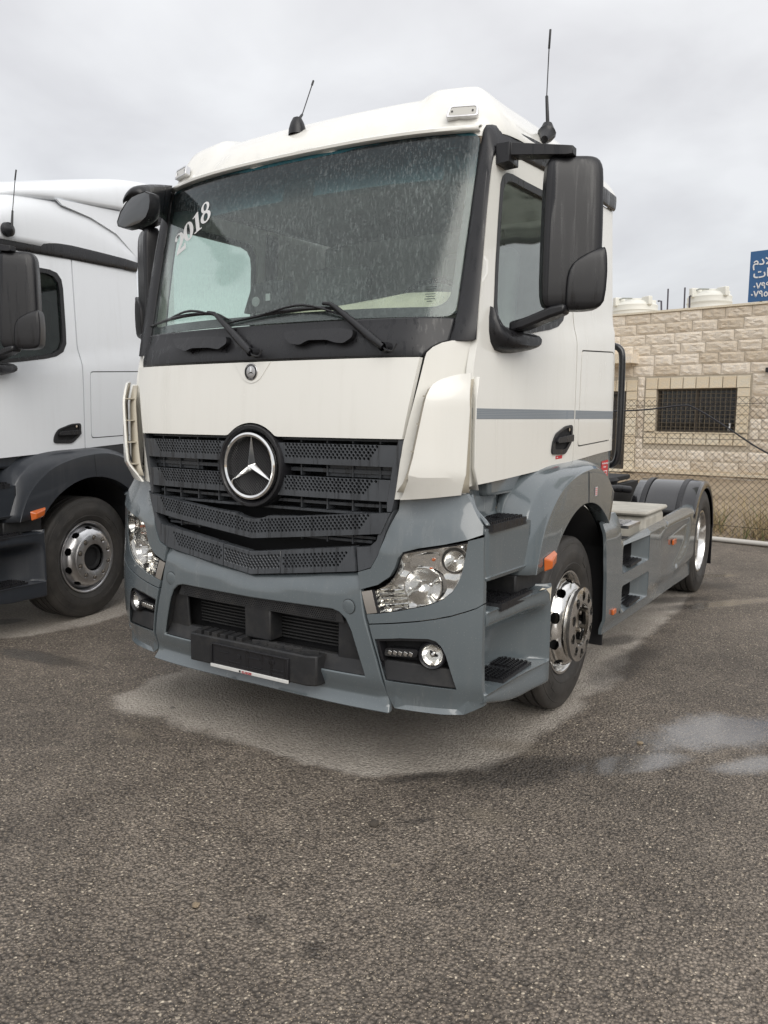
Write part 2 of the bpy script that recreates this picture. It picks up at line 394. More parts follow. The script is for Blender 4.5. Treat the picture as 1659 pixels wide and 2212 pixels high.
def tube_vf(P, r, n, base=0):
    V = []; Fs = []; m = len(P); up = None
    if isinstance(r, (list, tuple, np.ndarray)) and len(r) != m: r = np.interp(np.linspace(0, 1, m), np.linspace(0, 1, len(r)), r)
    for i, p in enumerate(P):
        d = P[min(i+1, m-1)]-P[max(i-1, 0)]; d = d/(np.linalg.norm(d) or 1)
        if up is None:
            up = np.array([0, 0, 1.0]) if abs(d[2]) < .9 else np.array([1.0, 0, 0])
        s = np.cross(d, up); s /= (np.linalg.norm(s) or 1); up = np.cross(s, d)
        rr = r[i] if isinstance(r, (list, tuple, np.ndarray)) else r
        for k in range(n):
            a = 2*math.pi*k/n; V.append(p+s*rr*math.cos(a)+up*rr*math.sin(a))
    for i in range(m-1):
        for k in range(n): Fs.append((base+i*n+k, base+i*n+(k+1) % n, base+(i+1)*n+(k+1) % n, base+(i+1)*n+k))
    Fs.append(tuple(base+k for k in reversed(range(n)))); Fs.append(tuple(base+(m-1)*n+k for k in range(n)))
    return V, Fs
def merge(name, items, mat, parent=None, **k):
    V = []; Fs = []
    for v, f in items:
        b = len(V); V += list(v); Fs += [tuple(b+i for i in q) for q in f]
    return pyd(name, V, Fs, mat, parent, **k)
def boxvf(c, s):
    x, y, z = c; a, b, d = s[0]/2, s[1]/2, s[2]/2
    v = [(x+i*a, y+j*b, z+k*d) for i in (-1, 1) for j in (-1, 1) for k in (-1, 1)]
    return v, [(0, 1, 3, 2), (4, 6, 7, 5), (0, 4, 5, 1), (2, 3, 7, 6), (0, 2, 6, 4), (1, 5, 7, 3)]
def empty(name, loc, rz=0, label=None, cat=None, group=None):
    o = bpy.data.objects.new(name, None); col.objects.link(o); o.location = loc; o.rotation_euler = (0, 0, rz); o.empty_display_size = .2
    if label: o['label'] = label
    if cat: o['category'] = cat
    if group: o['group'] = group
    return o
def tag(o, label, cat, group=None):
    o['label'] = label; o['category'] = cat
    if group: o['group'] = group
    return o
def text(name, s, size, loc, mtx, mat, parent=None, ext=.002, off=0.0, align='LEFT', shear=0):
    cu = bpy.data.curves.new(name, 'FONT'); cu.body = s; cu.size = size; cu.extrude = ext; cu.offset = off; cu.align_x = align; cu.shear = shear
    o = bpy.data.objects.new(name, cu); col.objects.link(o)
    dg = bpy.context.evaluated_depsgraph_get(); me = bpy.data.meshes.new_from_object(o.evaluated_get(dg)); bpy.data.objects.remove(o)
    me.transform(Matrix.Translation(loc) @ mtx.to_4x4()); me.materials.clear()
    return finish(name, me, mat, parent, smooth=0)
def frame(xa, ya):
    xa = Vector(xa).normalized(); za = xa.cross(Vector(ya)).normalized(); ya = za.cross(xa)
    return Matrix((xa, ya, za)).transposed()
# ================================================================== ground
def asphalt():
    m, t, b = M('wet_asphalt'); tcn = nd(t, 'ShaderNodeTexCoord'); P = tcn.outputs['Object']
    big = noise(t, .55, 5, .6); med = noise(t, 2.4, 6, .65); fin = noise(t, 55, 4, .6)
    base = ramp(t, med.outputs[0], .3, (.150, .123, .098), .72, (.255, .215, .174))
    bigr = ramp(t, big.outputs[0], .35, .66, .68, 1.15)
    c = mixc(t, 1.0, base.outputs[0], bigr.outputs[0], 'MULTIPLY')
    fr = ramp(t, fin.outputs[0], .3, .62, .7, 1.35); c = mixc(t, 1.0, c, fr.outputs[0], 'MULTIPLY')
    gv = nd(t, 'ShaderNodeTexVoronoi'); gv.inputs['Scale'].default_value = 84; t.links.new(P, gv.inputs['Vector']); gvr = ramp(t, gv.outputs['Distance'], .25, 1.18, .75, .42); c = mixc(t, 1.0, c, gvr.outputs[0], 'MULTIPLY')
    gsp = nd(t, 'ShaderNodeSeparateColor'); t.links.new(gv.outputs['Color'], gsp.inputs[0]); gr2 = ramp(t, gsp.outputs[2], 0, .66, 1, 1.36); c0_ = c; c = mixc(t, ramp(t, noise(t, 1.3, 5, .7).outputs[0], .35, .25, .65, 1.0).outputs[0], c, mixc(t, 1.0, c, gr2.outputs[0], 'MULTIPLY'))
    c = mixc(t, 1.0, c, ramp(t, noise(t, 6.5, 6, .75).outputs[0], .3, .80, .7, 1.16).outputs[0], 'MULTIPLY')
    # stone chips
    def chips(scale, lo, hi, colA, colB, c, dens_scale):
        wob = nd(t, 'ShaderNodeMix', data_type='VECTOR'); nz = nd(t, 'ShaderNodeTexNoise'); nz.inputs['Scale'].default_value = scale*.8; t.links.new(P, nz.inputs['Vector'])
        vm = nd(t, 'ShaderNodeVectorMath', operation='MULTIPLY_ADD'); t.links.new(nz.outputs['Color'], vm.inputs[0]); vm.inputs[1].default_value = (.9/scale,)*3; t.links.new(P, vm.inputs[2])
        v = nd(t, 'ShaderNodeTexVoronoi'); v.inputs['Scale'].default_value = scale; t.links.new(vm.outputs[0], v.inputs['Vector'])
        sp = nd(t, 'ShaderNodeSeparateColor'); t.links.new(v.outputs['Color'], sp.inputs[0])
        sel = ramp(t, sp.outputs[0], lo, 0.0, hi, 1.0)
        shp = ramp(t, v.outputs['Distance'], .22, 1.0, .42, 0.0)
        dn = noise(t, dens_scale, 4, .6); dr = ramp(t, dn.outputs[0], .35, .35, .62, 1.0)
        f = mth(t, 'MULTIPLY', mth(t, 'MULTIPLY', sel.outputs[0], shp.outputs[0]), dr.outputs[0])
        cc = ramp(t, sp.outputs[1], 0.1, colA, .95, colB)
        return mixc(t, f, c, cc.outputs[0]), f
    c, f1 = chips(130, .60, .68, (.42, .34, .25), (.80, .68, .52), c, .9)
    c, f2 = chips(62, .80, .84, (.42, .34, .25), (.80, .70, .55), c, .7)
    c, f3 = chips(110, .84, .88, (.035, .033, .03), (.06, .055, .05), c, 1.3)
    c, f4 = chips(34, .972, .98, (.12, .095, .07), (.28, .23, .17), c, 1.0)
    # dry pale area kept dry by the trucks (real wear: driest where rain does not reach), wet elsewhere
    sx = nd(t, 'ShaderNodeSeparateXYZ'); t.links.new(P, sx.inputs[0])
    wob = noise(t, 1.7, 4, .55); wob2 = noise(t, 14, 4, .6)
    wv = mth(t, 'ADD', mth(t, 'MULTIPLY', mth(t, 'SUBTRACT', wob.outputs[0], .5), 1.1), mth(t, 'MULTIPLY', mth(t, 'SUBTRACT', wob2.outputs[0], .5), .14))
    def dry(cx, cy, hx, hy, ang, soft=.055, amp=1.0):
        ca, sa = math.cos(ang), math.sin(ang)
        X = mth(t, 'SUBTRACT', sx.outputs[0], cx); Y = mth(t, 'SUBTRACT', sx.outputs[1], cy)
        u = mth(t, 'ADD', mth(t, 'MULTIPLY', X, ca), mth(t, 'MULTIPLY', Y, sa)); v = mth(t, 'SUBTRACT', mth(t, 'MULTIPLY', Y, ca), mth(t, 'MULTIPLY', X, sa))
        du = mth(t, 'SUBTRACT', mth(t, 'ABSOLUTE', u), hx); dv = mth(t, 'SUBTRACT', mth(t, 'ABSOLUTE', v), hy)
        rad = mth(t, 'ADD', .60, mth(t, 'MULTIPLY', u, .32))
        qa = mth(t, 'MAXIMUM', mth(t, 'ADD', du, rad), 0.0); qb = mth(t, 'MAXIMUM', mth(t, 'ADD', dv, rad), 0.0)
        d = mth(t, 'SUBTRACT', mth(t, 'SQRT', mth(t, 'ADD', mth(t, 'MULTIPLY', qa, qa), mth(t, 'MULTIPLY', qb, qb))), rad); d = mth(t, 'ADD', d, mth(t, 'MULTIPLY', wv, .38*amp))
        r = nd(t, 'ShaderNodeMapRange', interpolation_type='SMOOTHSTEP'); t.links.new(d, r.inputs[0]); r.inputs[1].default_value = -soft; r.inputs[2].default_value = soft*.6; r.inputs[3].default_value = 1; r.inputs[4].default_value = 0
        return r.outputs[0]
    wvp = mth(t, 'ADD', mth(t, 'MULTIPLY', wv, 1.0), mth(t, 'MULTIPLY', mth(t, 'SUBTRACT', noise(t, 5.5, 5, .7).outputs[0], .5), 1.1)); wvp = mth(t, 'ADD', wvp, mth(t, 'MULTIPLY', mth(t, 'SUBTRACT', noise(t, 70, 3, .7).outputs[0], .5), .9))
    DRY = mth(t, 'MAXIMUM', dry(.0, 3.0, 1.24, 3.02, 0), dry(-4.2, 2.75, 1.22, 2.72, .165))
    drycol = ramp(t, med.outputs[0], .3, (.34, .305, .262), .75, (.50, .455, .40))
    dc = mixc(t, 1.0, drycol.outputs[0], fr.outputs[0], 'MULTIPLY'); c = mixc(t, mth(t, 'MULTIPLY', DRY, .82), c, dc)
    # wet dark patches and puddles
    def blob(cx, cy, rx, ry, ang=0, soft=.35, amp=1.0):
        ca, sa = math.cos(ang), math.sin(ang)
        X = mth(t, 'SUBTRACT', sx.outputs[0], cx); Y = mth(t, 'SUBTRACT', sx.outputs[1], cy)
        u = mth(t, 'DIVIDE', mth(t, 'ADD', mth(t, 'MULTIPLY', X, ca), mth(t, 'MULTIPLY', Y, sa)), rx); v = mth(t, 'DIVIDE', mth(t, 'SUBTRACT', mth(t, 'MULTIPLY', Y, ca), mth(t, 'MULTIPLY', X, sa)), ry)
        d = mth(t, 'SQRT', mth(t, 'ADD', mth(t, 'MULTIPLY', u, u), mth(t, 'MULTIPLY', v, v))); d = mth(t, 'ADD', d, mth(t, 'MULTIPLY', wvp, amp))
        r = nd(t, 'ShaderNodeMapRange', interpolation_type='SMOOTHSTEP'); t.links.new(d, r.inputs[0]); r.inputs[1].default_value = 1-soft; r.inputs[2].default_value = 1+soft*.4; r.inputs[3].default_value = 1; r.inputs[4].default_value = 0
        return r.outputs[0]
    WET = None
    for a in WETS:
        q = blob(*a); WET = q if WET is None else mth(t, 'MAXIMUM', WET, q)
    PUD = None
    for a in PUDS:
        q = blob(*a); PUD = q if PUD is None else mth(t, 'MAXIMUM', PUD, q)
    SAND = None
    for a in SANDS:
        q = blob(*a); SAND = q if SAND is None else mth(t, 'MAXIMUM', SAND, q)
    c = mixc(t, mth(t, 'MULTIPLY', SAND, .5), c, (.22, .185, .14))
    c = mixc(t, mth(t, 'MULTIPLY', WET, .6), c, (.022, .019, .017))
    c = mixc(t, mth(t, 'MULTIPLY', PUD, .45), c, (.075, .070, .066))
    t.links.new(c, b.inputs['Base Color'])
    film = ramp(t, big.outputs[0], .42, 0.0, .66, 1.0)
    rg = mth(t, 'SUBTRACT', .62, mth(t, 'MULTIPLY', film.outputs[0], .14))
    rg = mth(t, 'SUBTRACT', rg, mth(t, 'MULTIPLY', WET, .22)); rg = mth(t, 'ADD', rg, mth(t, 'MULTIPLY', DRY, .3)); rg = mth(t, 'SUBTRACT', rg, mth(t, 'MULTIPLY', PUD, .40)); t.links.new(mth(t, 'MULTIPLY', PUD, .9), b.inputs['Coat Weight']); b.inputs['Coat Roughness'].default_value = .12; b.inputs['Coat IOR'].default_value = 2.2
    rg = mth(t, 'MAXIMUM', rg, .08); t.links.new(rg, b.inputs['Roughness'])
    h = mth(t, 'ADD', mth(t, 'MULTIPLY', fin.outputs[0], 1.0), mth(t, 'MULTIPLY', mth(t, 'ADD', f1, f2), .6))
    h = mth(t, 'ADD', h, mth(t, 'MULTIPLY', noise(t, 160, 3, .6).outputs[0], .5))
    h = mth(t, 'SUBTRACT', h, mth(t, 'MULTIPLY', gv.outputs['Distance'], 1.3))
    h = mth(t, 'MULTIPLY', h, mth(t, 'SUBTRACT', 1.0, mth(t, 'MULTIPLY', PUD, .55)))
    bump(t, b, h, 1.0, .008)
    return m
def gp(tx, ty): p = U((tx, ty), 'z', 0); return float(p[0]), float(p[1])
# (centre, radii, angle) of wet patches and puddles, at their places on the lot
def streak(t0, t1, w, so_=.35, am=.5):
    a = np.array(gp(*t0)); b = np.array(gp(*t1)); c = (a+b)/2; d = b-a; return (float(c[0]), float(c[1]), float(np.hypot(*d))/2, w, math.atan2(d[1], d[0]), so_, am)
WETS = [streak((-20, 1398), (195, 1442), .11, .4, .7), streak((-40, 1345), (60, 1340), .10, .4, .6), streak((930, 1690), (1330, 1640), .15, .6, .9), streak((820, 1690), (985, 1668), .045, .5, .7), 
        streak((1270, 1480), (1430, 1385), .16, .6, 1.0), streak((1380, 1300), (1560, 1290), .12, .5, .9), streak((1440, 1268), (1600, 1262), .2, .6, 1.0), streak((366, 1530), (380, 1527), .022, .4, .3), streak((1290, 1395), (1380, 1372), .10, .5, .9),
        streak((640, 2060), (715, 2040), .06, .9, .3), streak((525, 1990), (590, 1980), .045, .9, .3), streak((860, 1776), (940, 1768), .022, .8, .6)]
PUDS = [streak((1240, 1668), (1490, 1630), .10, .45, .55), streak((1385, 1612), (1700, 1548), .22, .5, .9), streak((1420, 1318), (1690, 1292), .11, .5, 1.0), streak((1370, 1262), (1600, 1238), .14, .5, 1.0),
        streak((1540, 1665), (1700, 1640), .09, .6, .8),]
SANDS = []
for tx, ty, rx, ry, an, so_, am in ((1050, 1762, .11, .07, 0, .9, .4), (1100, 1610, .22, .10, .3, .9, .7), (285, 1585, .12, .06, 0, .8, .4)):
    x_, y_ = gp(tx, ty); SANDS.append((x_, y_, rx, ry, an, so_, am))
ASPH = asphalt()
def sheet(name, pts, z, mat, kind='structure'):
    o = pyd(name, [(x, y, z) for x, y in pts], [tuple(range(len(pts)))], mat, smooth=0, recalc=False); o['kind'] = kind; return o
# fence line (kerb pipe): through the two measured points
FA = np.array([.886, 8.818]); FD = np.array([math.cos(R(-10.5)), math.sin(R(-10.5))]); FN = np.array([-FD[1], FD[0]])
def fpt(s, off=0, z=0): p = FA+FD*s+FN*off; return (float(p[0]), float(p[1]), z)
a, b_ = fpt(-30), fpt(30)
sheet('asphalt_lot', [(-30, -25), (30, -25), (b_[0], b_[1]), (a[0], a[1])], 0, ASPH)
def dirt():
    m, t, b = M('dry_dirt'); n1 = noise(t, 1.2, 6, .65); n2 = noise(t, 30, 5, .7)
    c = ramp(t, n1.outputs[0], .3, (.20, .15, .10), .7, (.40, .32, .22)); f = ramp(t, n2.outputs[0], .3, .7, .7, 1.25)
    t.links.new(mixc(t, 1.0, c.outputs[0], f.outputs[0], 'MULTIPLY'), b.inputs['Base Color']); b.inputs['Roughness'].default_value = .95
    bump(t, b, n2.outputs[0], .8, .03); return m
DIRT = dirt()
# dirt bank rising from the kerb to the building
rows = []
for k, (o_, z_) in enumerate(((-.02, -.03), (.02, .03), (.5, .10), (1.4, .22), (3.0, .30), (5.2, .40), (7.6, .42))):
    row = []
    for i in range(61):
        p = fpt(-22+i*.75, o_); row.append((p[0], p[1], z_+(rng.normal()*.035 if k > 1 else 0)))
    rows.append(row)
db = loft('dirt_bank', rows, DIRT, nsub=2); db['kind'] = 'structure'
sheet('ground', [(-600, -600), (600, -600), (600, 600), (-600, 600)], -.06, DIRT)
# dry weeds and grass tufts behind the fence
def weeds(name, label_kind, spots, n, h, mats, spread):
    V = []; Fs = []; mi = []
    for (s, off, z0, dens, hh) in spots:
        for _ in range(int(n*dens)):
            ss = s+rng.normal()*spread; oo = off+abs(rng.normal()*.25); p = np.array(fpt(ss, oo, z0))
            L = h*hh*(.4+.9*rng.random()); d = np.array([rng.normal()*.28, rng.normal()*.28, 1.0]); wd = .004+.004*rng.random(); a = rng.random()*6.28; sd_ = np.array([math.cos(a), math.sin(a), 0])*wd
            q = p+d*L*.5; r_ = p+d*L+np.array([rng.normal(), rng.normal(), -.3])*L*.15
            b0 = len(V); V += [p-sd_, p+sd_, q+sd_*.8, q-sd_*.8, r_]; k = 0 if rng.random() < .86 else 1
            Fs += [(b0, b0+1, b0+2, b0+3), (b0+3, b0+2, b0+4)]; mi += [k, k]
    me = bpy.data.meshes.new(name); me.from_pydata([tuple(v) for v in V], [], Fs); me.materials.append(mats[0]); me.materials.append(mats[1])
    me.polygons.foreach_set('material_index', mi); o = bpy.data.objects.new(name, me); col.objects.link(o); o['kind'] = 'stuff'; return o
STRAW = simple('dry_grass', (.42, .33, .19), .8); GRN = simple('weed_green', (.14, .17, .06), .7)
spots = []
for s in np.arange(-.9, 4.5, .06):
    spots.append((s, .12+.3*rng.random(), .02, .5, .75)); 
    if rng.random() < .4: spots.append((s, .6+1.2*rng.random(), .12, .6, .9))
for s in (-.25, .35, .62, 1.35, 1.6): spots.append((s, .35, .05, 5.0, 1.25))
for s in np.arange(-1, 4, .16): spots.append((s, 1.6+2.4*rng.random(), .24, .5, .7))
weeds('dry_weeds', '', spots, 17, .40, (STRAW, GRN), .08)
# ================================================================== chain link fence
WIRE = simple('rusty_wire', (.028, .022, .02), .7, .2); GALV = simple('painted_pipe', (.50, .49, .46), .5, .2)
fr_ = empty('chain_link_fence', fpt(0), 0, 'rusty chain link fence between the trucks and the stone building', 'fence')
FH = 2.02; S0, S1 = -9.0, 9.0; cw = .092
def childloc(o): o.parent = fr_; o.matrix_parent_inverse = fr_.matrix_basis.inverted(); return o
items = []
nz_ = int(FH/(cw/2))
i = 0
s = S0
def wav(s, z): return .02*math.sin(s*1.7+z*2)+.012*math.sin(s*4.1)
while s < S1:
    P = []
    for k in range(nz_+1):
        ds = (cw/2 if (k+i) % 2 else 0); z = .03+k*cw/2
        P.append(np.array(fpt(s+ds, wav(s, z)+(.003 if k % 2 else -.003), z+.02*math.sin(s*1.3))))
    items.append(tube_vf(P, .0033, 4)); s += cw/2*1.0; i += 1
wm = childloc(merge('wire_mesh', items, WIRE, None, recalc=False, smooth=0)); wm['kind'] = 'stuff'
for k, zz in enumerate((.25, 1.45, 1.92)):
    childloc(tube('tension_wire', [fpt(S0+j*.6, wav(S0+j*.6, zz)+.004, zz+.02*math.sin(j*.7+k)) for j in range(31)], .0035, WIRE, n=5))
for s in (-8.2, -5.2, -2.2, 3.4, 6.4): childloc(tube('fence_post', [fpt(s, .03, -.05), fpt(s, .03, 2.1)], .03, GALV, n=10))
kp = tube('kerb_pipe', [fpt(-.9, -.05, .035), fpt(1.0, -.05, .045), fpt(4.6, -.05, .04)], .034, simple('white_pvc', (.55, .53, .49), .5), n=12)
tag(kp, 'pale plastic pipe lying on the ground along the foot of the chain link fence', 'pipe')
c1 = [fpt(-2.3, -.05, 1.80), fpt(-1.2, -.06, 1.84), fpt(-.62, -.05, 1.90), fpt(-.42, -.05, 1.86), fpt(.0, -.06, 1.62), fpt(.55, -.06, 1.28), fpt(1.1, -.07, 1.10), fpt(1.8, -.07, 1.02), fpt(3.4, -.06, 1.2)]
cab = tube('hanging_cable', c1, .011, simple('cable_black', (.015, .015, .02), .4), n=8, smooth_path=6)
tag(cab, 'thin black cable sagging along the chain link fence', 'cable')
# ================================================================== stone building
BD = np.array([math.cos(R(-9.4)), math.sin(R(-9.4))]); BN = np.array([-BD[1], BD[0]])
B0 = (CAM+18*RAY((1500, 903)))[:2]
def bpt(s, off, z): p = B0+BD*s+BN*off; return (float(p[0]), float(p[1]), float(z))
def BT(t):   # ray to wall plane -> (s, z)
    d = RAY(t); o = CAM[:2]-B0; k = -(o@BN)/(d[:2]@BN); p = CAM+k*d; return float((p[:2]-B0)@BD), float(p[2])
def BC(n, a, b): return BT(C(n, a, b))
zroof = .5*(BC(8, 250, 783)[1]+BC(8, 1521, 645)[1]); 
bld = empty('stone_building', bpt(0, 0, 0), 0, 'single storey building of rough cream limestone blocks with flat roof behind the fence', 'building')
def bc(o): o.parent = bld; o.matrix_parent_inverse = bld.matrix_basis.inverted(); return o
def stone_mat(name, ca, cb):
    m, t, b = M(name); oi = nd(t, 'ShaderNodeObjectInfo'); n1 = noise(t, 3.2, 5, .6, coord='Generated'); n2 = noise(t, 28, 5, .65)
    c = ramp(t, oi.outputs['Random'], 0, ca, 1, cb); c2 = ramp(t, n1.outputs[0], .3, (.93, .93, .93), .75, (1.05, .97, .84))
    c = mixc(t, 1.0, c.outputs[0], c2.outputs[0], 'MULTIPLY')
    wst = nd(t, 'ShaderNodeTexCoord')
    n3 = noise(t, 60, 4, .7); c = mixc(t, 1.0, c, ramp(t, n3.outputs[0], .3, .78, .6, 1.08).outputs[0], 'MULTIPLY')
    t.links.new(c, b.inputs['Base Color']); b.inputs['Roughness'].default_value = .9; bump(t, b, n2.outputs[0], .35, .02); return m
STN = stone_mat('rough_limestone', (.60, .53, .44), (.80, .745, .67)); STS = stone_mat('smooth_limestone', (.70, .62, .49), (.76, .71, .60))
JOINT = simple('mortar', (.50, .44, .35), .95)
def rock_mesh(L, H, seed, depth=.022):
    r = np.random.default_rng(seed); nx, nz = max(5, int(L/.07)), 5; V = []; Fs = []
    for j in range(nz+1):
        for i in range(nx+1):
            u, v = i/nx, j/nz; e = min(u*L, (1-u)*L, v*H, (1-v)*H); d = .008 if e < 1e-6 else .012+min(e/.05, 1)*depth*(.25+1.0*r.random())
            V.append((u*L-L/2+(0 if i in (0, nx) else r.normal()*.008), -d, v*H-H/2+(0 if j in (0, nz) else r.normal()*.006)))
    for j in range(nz):
        for i in range(nx):
            a = j*(nx+1)+i; 
            if (i+j) % 2: Fs += [(a, a+1, a+nx+2), (a, a+nx+2, a+nx+1)]
            else: Fs += [(a, a+1, a+nx+1), (a+1, a+nx+2, a+nx+1)]
    return V, Fs
def slab_mesh(L, H, d=.02):
    h, l, e = H/2, L/2, .006
    V = [(-l, 0, -h), (l, 0, -h), (l, 0, h), (-l, 0, h), (-l+e, -d, -h+e), (l-e, -d, -h+e), (l-e, -d, h-e), (-l+e, -d, h-e)]
    return V, [(4, 5, 6, 7), (0, 1, 5, 4), (1, 2, 6, 5), (2, 3, 7, 6), (3, 0, 4, 7)]
meshes = {}
def stone(s0, s1, z0, z1, rough=True, seed=0, off=0, name='stone_block'):
    L = round(s1-s0-.010, 2); H = round(z1-z0-.010, 2); key = (L, H, rough, seed if rough else 0)
    if key not in meshes:
        V, Fs = rock_mesh(L, H, seed*100+int(L*100)) if rough else slab_mesh(L, H)
        me = bpy.data.meshes.new(name); me.from_pydata([tuple(map(float, v)) for v in V], [], Fs); me.materials.append(STN if rough else STS)
        if not rough: pass
        meshes[key] = me
    o = bpy.data.objects.new(name, meshes[key]); col.objects.link(o)
    o.matrix_world = Matrix.Translation(bpt((s0+s1)/2, off, (z0+z1)/2)) @ Matrix.Rotation(R(-9.4), 4, 'Z')
    o.parent = bld; o.matrix_parent_inverse = bld.matrix_basis.inverted(); return o
# openings (s0, s1, z0, z1) on the wall plane
wl, wt = BC(8, 587, 1385); wr, wb = BC(8, 1243, 1752); WIN = (wl, wr, wb, wt)
dr_, dt = BC(8, 332, 1402); _, dbm = BC(8, 330, 2058); DOOR = (dr_-1.35, dr_, dbm, dt)
zl = BC(8, 900, 2080)[1]   # ledge
zb = .30
SA, SB = -8.0, 5.0
# wall body in pieces round the openings
def wallbox(s0, s1, z0, z1, off0=.0, off1=.25, nm='wall', mat=JOINT):
    P = [bpt(s, o, z) for s in (s0, s1) for o in (off0, off1) for z in (z0, z1)]
    return bc(pyd(nm, P, [(0, 1, 3, 2), (4, 6, 7, 5), (0, 4, 5, 1), (2, 3, 7, 6), (0, 2, 6, 4), (1, 5, 7, 3)], mat, smooth=0))
wallbox(SA, DOOR[0], 0, zroof); wallbox(DOOR[1], WIN[0], 0, zroof); wallbox(WIN[1], SB, 0, zroof)
wallbox(DOOR[0], DOOR[1], DOOR[3], zroof); wallbox(DOOR[0], DOOR[1], 0, DOOR[2]); wallbox(WIN[0], WIN[1], WIN[3], zroof); wallbox(WIN[0], WIN[1], 0, WIN[2])
wallbox(SA, SB, zroof-.30, zroof-.12, .25, 9.0, 'roof_slab')
wallbox(SA, SB, 0, 3.0, 6.5, 6.7, 'back_wall'); wallbox(SA, SA+.2, 0, zroof, .25, 6.5, 'side_wall'); wallbox(SB-.2, SB, 0, zroof, .25, 6.5, 'side_wall')
ch = .262; ncr = int(math.ceil((zroof-zl)/ch)); ch = (zroof-zl)/ncr
fw = .27
def hit(s0, s1, z0, z1, o, m=0.0): return s0 < o[1]+m and s1 > o[0]-m and z0 < o[3]+m and z1 > o[2]-m
def cut_row(s0, s1, z0, z1):
    """subtract framed openings from one stone; yields pieces"""
    segs = [(s0, s1)]
    for o, ml, mt_, mb in ((WIN, fw+.03, .28, .30), (DOOR, fw, .28, 0)):
        zz0, zz1 = o[2]-mb, o[3]+mt_
        if z0 < zz1-.08 and z1 > zz0+.08:
            ns = []
            for a, b in segs:
                if b <= o[0]-ml or a >= o[1]+ml: ns.append((a, b)); continue
                if a < o[0]-ml: ns.append((a, o[0]-ml))
                if b > o[1]+ml: ns.append((o[1]+ml, b))
            segs = ns
    return [q for q in segs if q[1]-q[0] > .08]
r2 = random.Random(3)
for i in range(ncr):
    z0 = zl+i*ch; s = SA+.2*r2.random()
    while s < SB:
        L = r2.choice([.42, .50, .56, .62, .70]); s1 = min(s+L, SB)
        for a, b in cut_row(s, s1, z0, z0+ch): stone(a, b, z0, z0+ch, True, r2.randint(0, 3))
        s = s1
# plinth courses below the ledge
for i, (z0, z1) in enumerate(((zl-.30, zl-.06), (zl-.55, zl-.30))):
    s = SA+.1*i
    while s < SB:
        s1 = min(s+r2.choice([.5, .6, .7]), SB)
        if not hit(s, s1, z0, z1, (DOOR[0]-.1, DOOR[1], 0, 5)): stone(s, s1, z0, z1, True, r2.randint(0, 3), off=-.02)
        s = s1
wallbox(DOOR[1]+.02, SB, zl-.06, zl+.0, -.10, .0, 'ledge', STS)
wallbox(SA, DOOR[0]-.02, zl-.06, zl+.0, -.10, .0, 'ledge', STS)
# smooth frames round window and door
n_ = 8; stp = (WIN[1]-WIN[0]+2*fw)/n_
for k in range(n_):
    stone(WIN[0]-fw+k*stp, WIN[0]-fw+(k+1)*stp, WIN[3], WIN[3]+.27, False, name='frame_stone', off=-.02)
    stone(WIN[0]-fw+k*stp, WIN[0]-fw+(k+1)*stp, WIN[2]-.29, WIN[2]-.03, False, name='frame_stone', off=-.02)
hh = (WIN[3]-WIN[2])/5
for k in range(5):
    for sa in (WIN[0]-fw, WIN[1]): stone(sa, sa+fw, WIN[2]+k*hh, WIN[2]+(k+1)*hh, False, name='frame_stone', off=-.02)
hh = (DOOR[3]-DOOR[2])/9
for k in range(9): stone(DOOR[1], DOOR[1]+fw, DOOR[2]+k*hh, DOOR[2]+(k+1)*hh, False, name='frame_stone', off=-.02)
for k in range(6): stone(DOOR[0]+(k)*.27, DOOR[0]+(k+1)*.27, DOOR[3], DOOR[3]+.27, False, name='frame_stone', off=-.02)
wallbox(WIN[0]-.02, WIN[1]+.02, WIN[2]-.03, WIN[2], -.05, .1, 'window_sill', STS)
wallbox(SA, SB, zroof, zroof+.045, -.05, .3, 'coping', STS)
cs, cz = BC(8, 437, 1090); _, cz0 = BC(8, 437, 1168)
wallbox(cs-2.2, cs-.28, cz0, cz, -.45, .0, 'canopy', STS); wallbox(cs-.275, cs, cz0, cz-.01, -.45, -.0, 'canopy', STN)
# window
WF = simple('bronze_frame', (.075, .062, .048), .45, .3); IRON = simple('grille_iron', (.17, .135, .09), .6, .3)
WGL = glass_mat('house_glass', (.35, .35, .35), 0, .02, False, 1.2)
fr1 = wallbox(WIN[0], WIN[0]+.06, WIN[2], WIN[3], .10, .16, 'window_frame', WF)
for q in ((WIN[1]-.06, WIN[1], WIN[2], WIN[3]), (WIN[0]+.06, WIN[1]-.06, WIN[2], WIN[2]+.06), (WIN[0]+.06, WIN[1]-.06, WIN[3]-.05, WIN[3]), ((WIN[0]+WIN[1])/2-.035, (WIN[0]+WIN[1])/2+.035, WIN[2]+.06, WIN[3]-.05)):
    wallbox(q[0], q[1], q[2], q[3], .10, .155, 'window_frame', WF)
mid = (WIN[0]+WIN[1])/2
for a, b in ((WIN[0]+.06, mid-.035), (mid+.035, WIN[1]-.06)): wallbox(a, b, WIN[2]+.06, WIN[3]-.05, .125, .13, 'window_pane', WGL)
wallbox(WIN[0]-.3, WIN[1]+.3, WIN[2]-.2, WIN[3]+.2, 2.2, 2.25, 'room_wall', simple('room_dark', (.05, .045, .04), .9))
wallbox(WIN[0]+.50, WIN[0]+.80, WIN[2]-.2, WIN[3]-.1, .22, .24, 'curtain', simple('maroon_curtain', (.10, .02, .025), .9))
wallbox(WIN[0]+.10, WIN[0]+.35, WIN[2]-.2, WIN[3]-.15, .25, .27, 'curtain', simple('grey_curtain', (.10, .10, .10), .9))
nb = 16
for k in range(nb+1):
    s = WIN[0]+.03+k*(WIN[1]-WIN[0]-.06)/nb; wallbox(s-.0045, s+.0045, WIN[2]+.01, WIN[3]-.01, .02, .032, 'grille_bar', IRON)
nb = 10
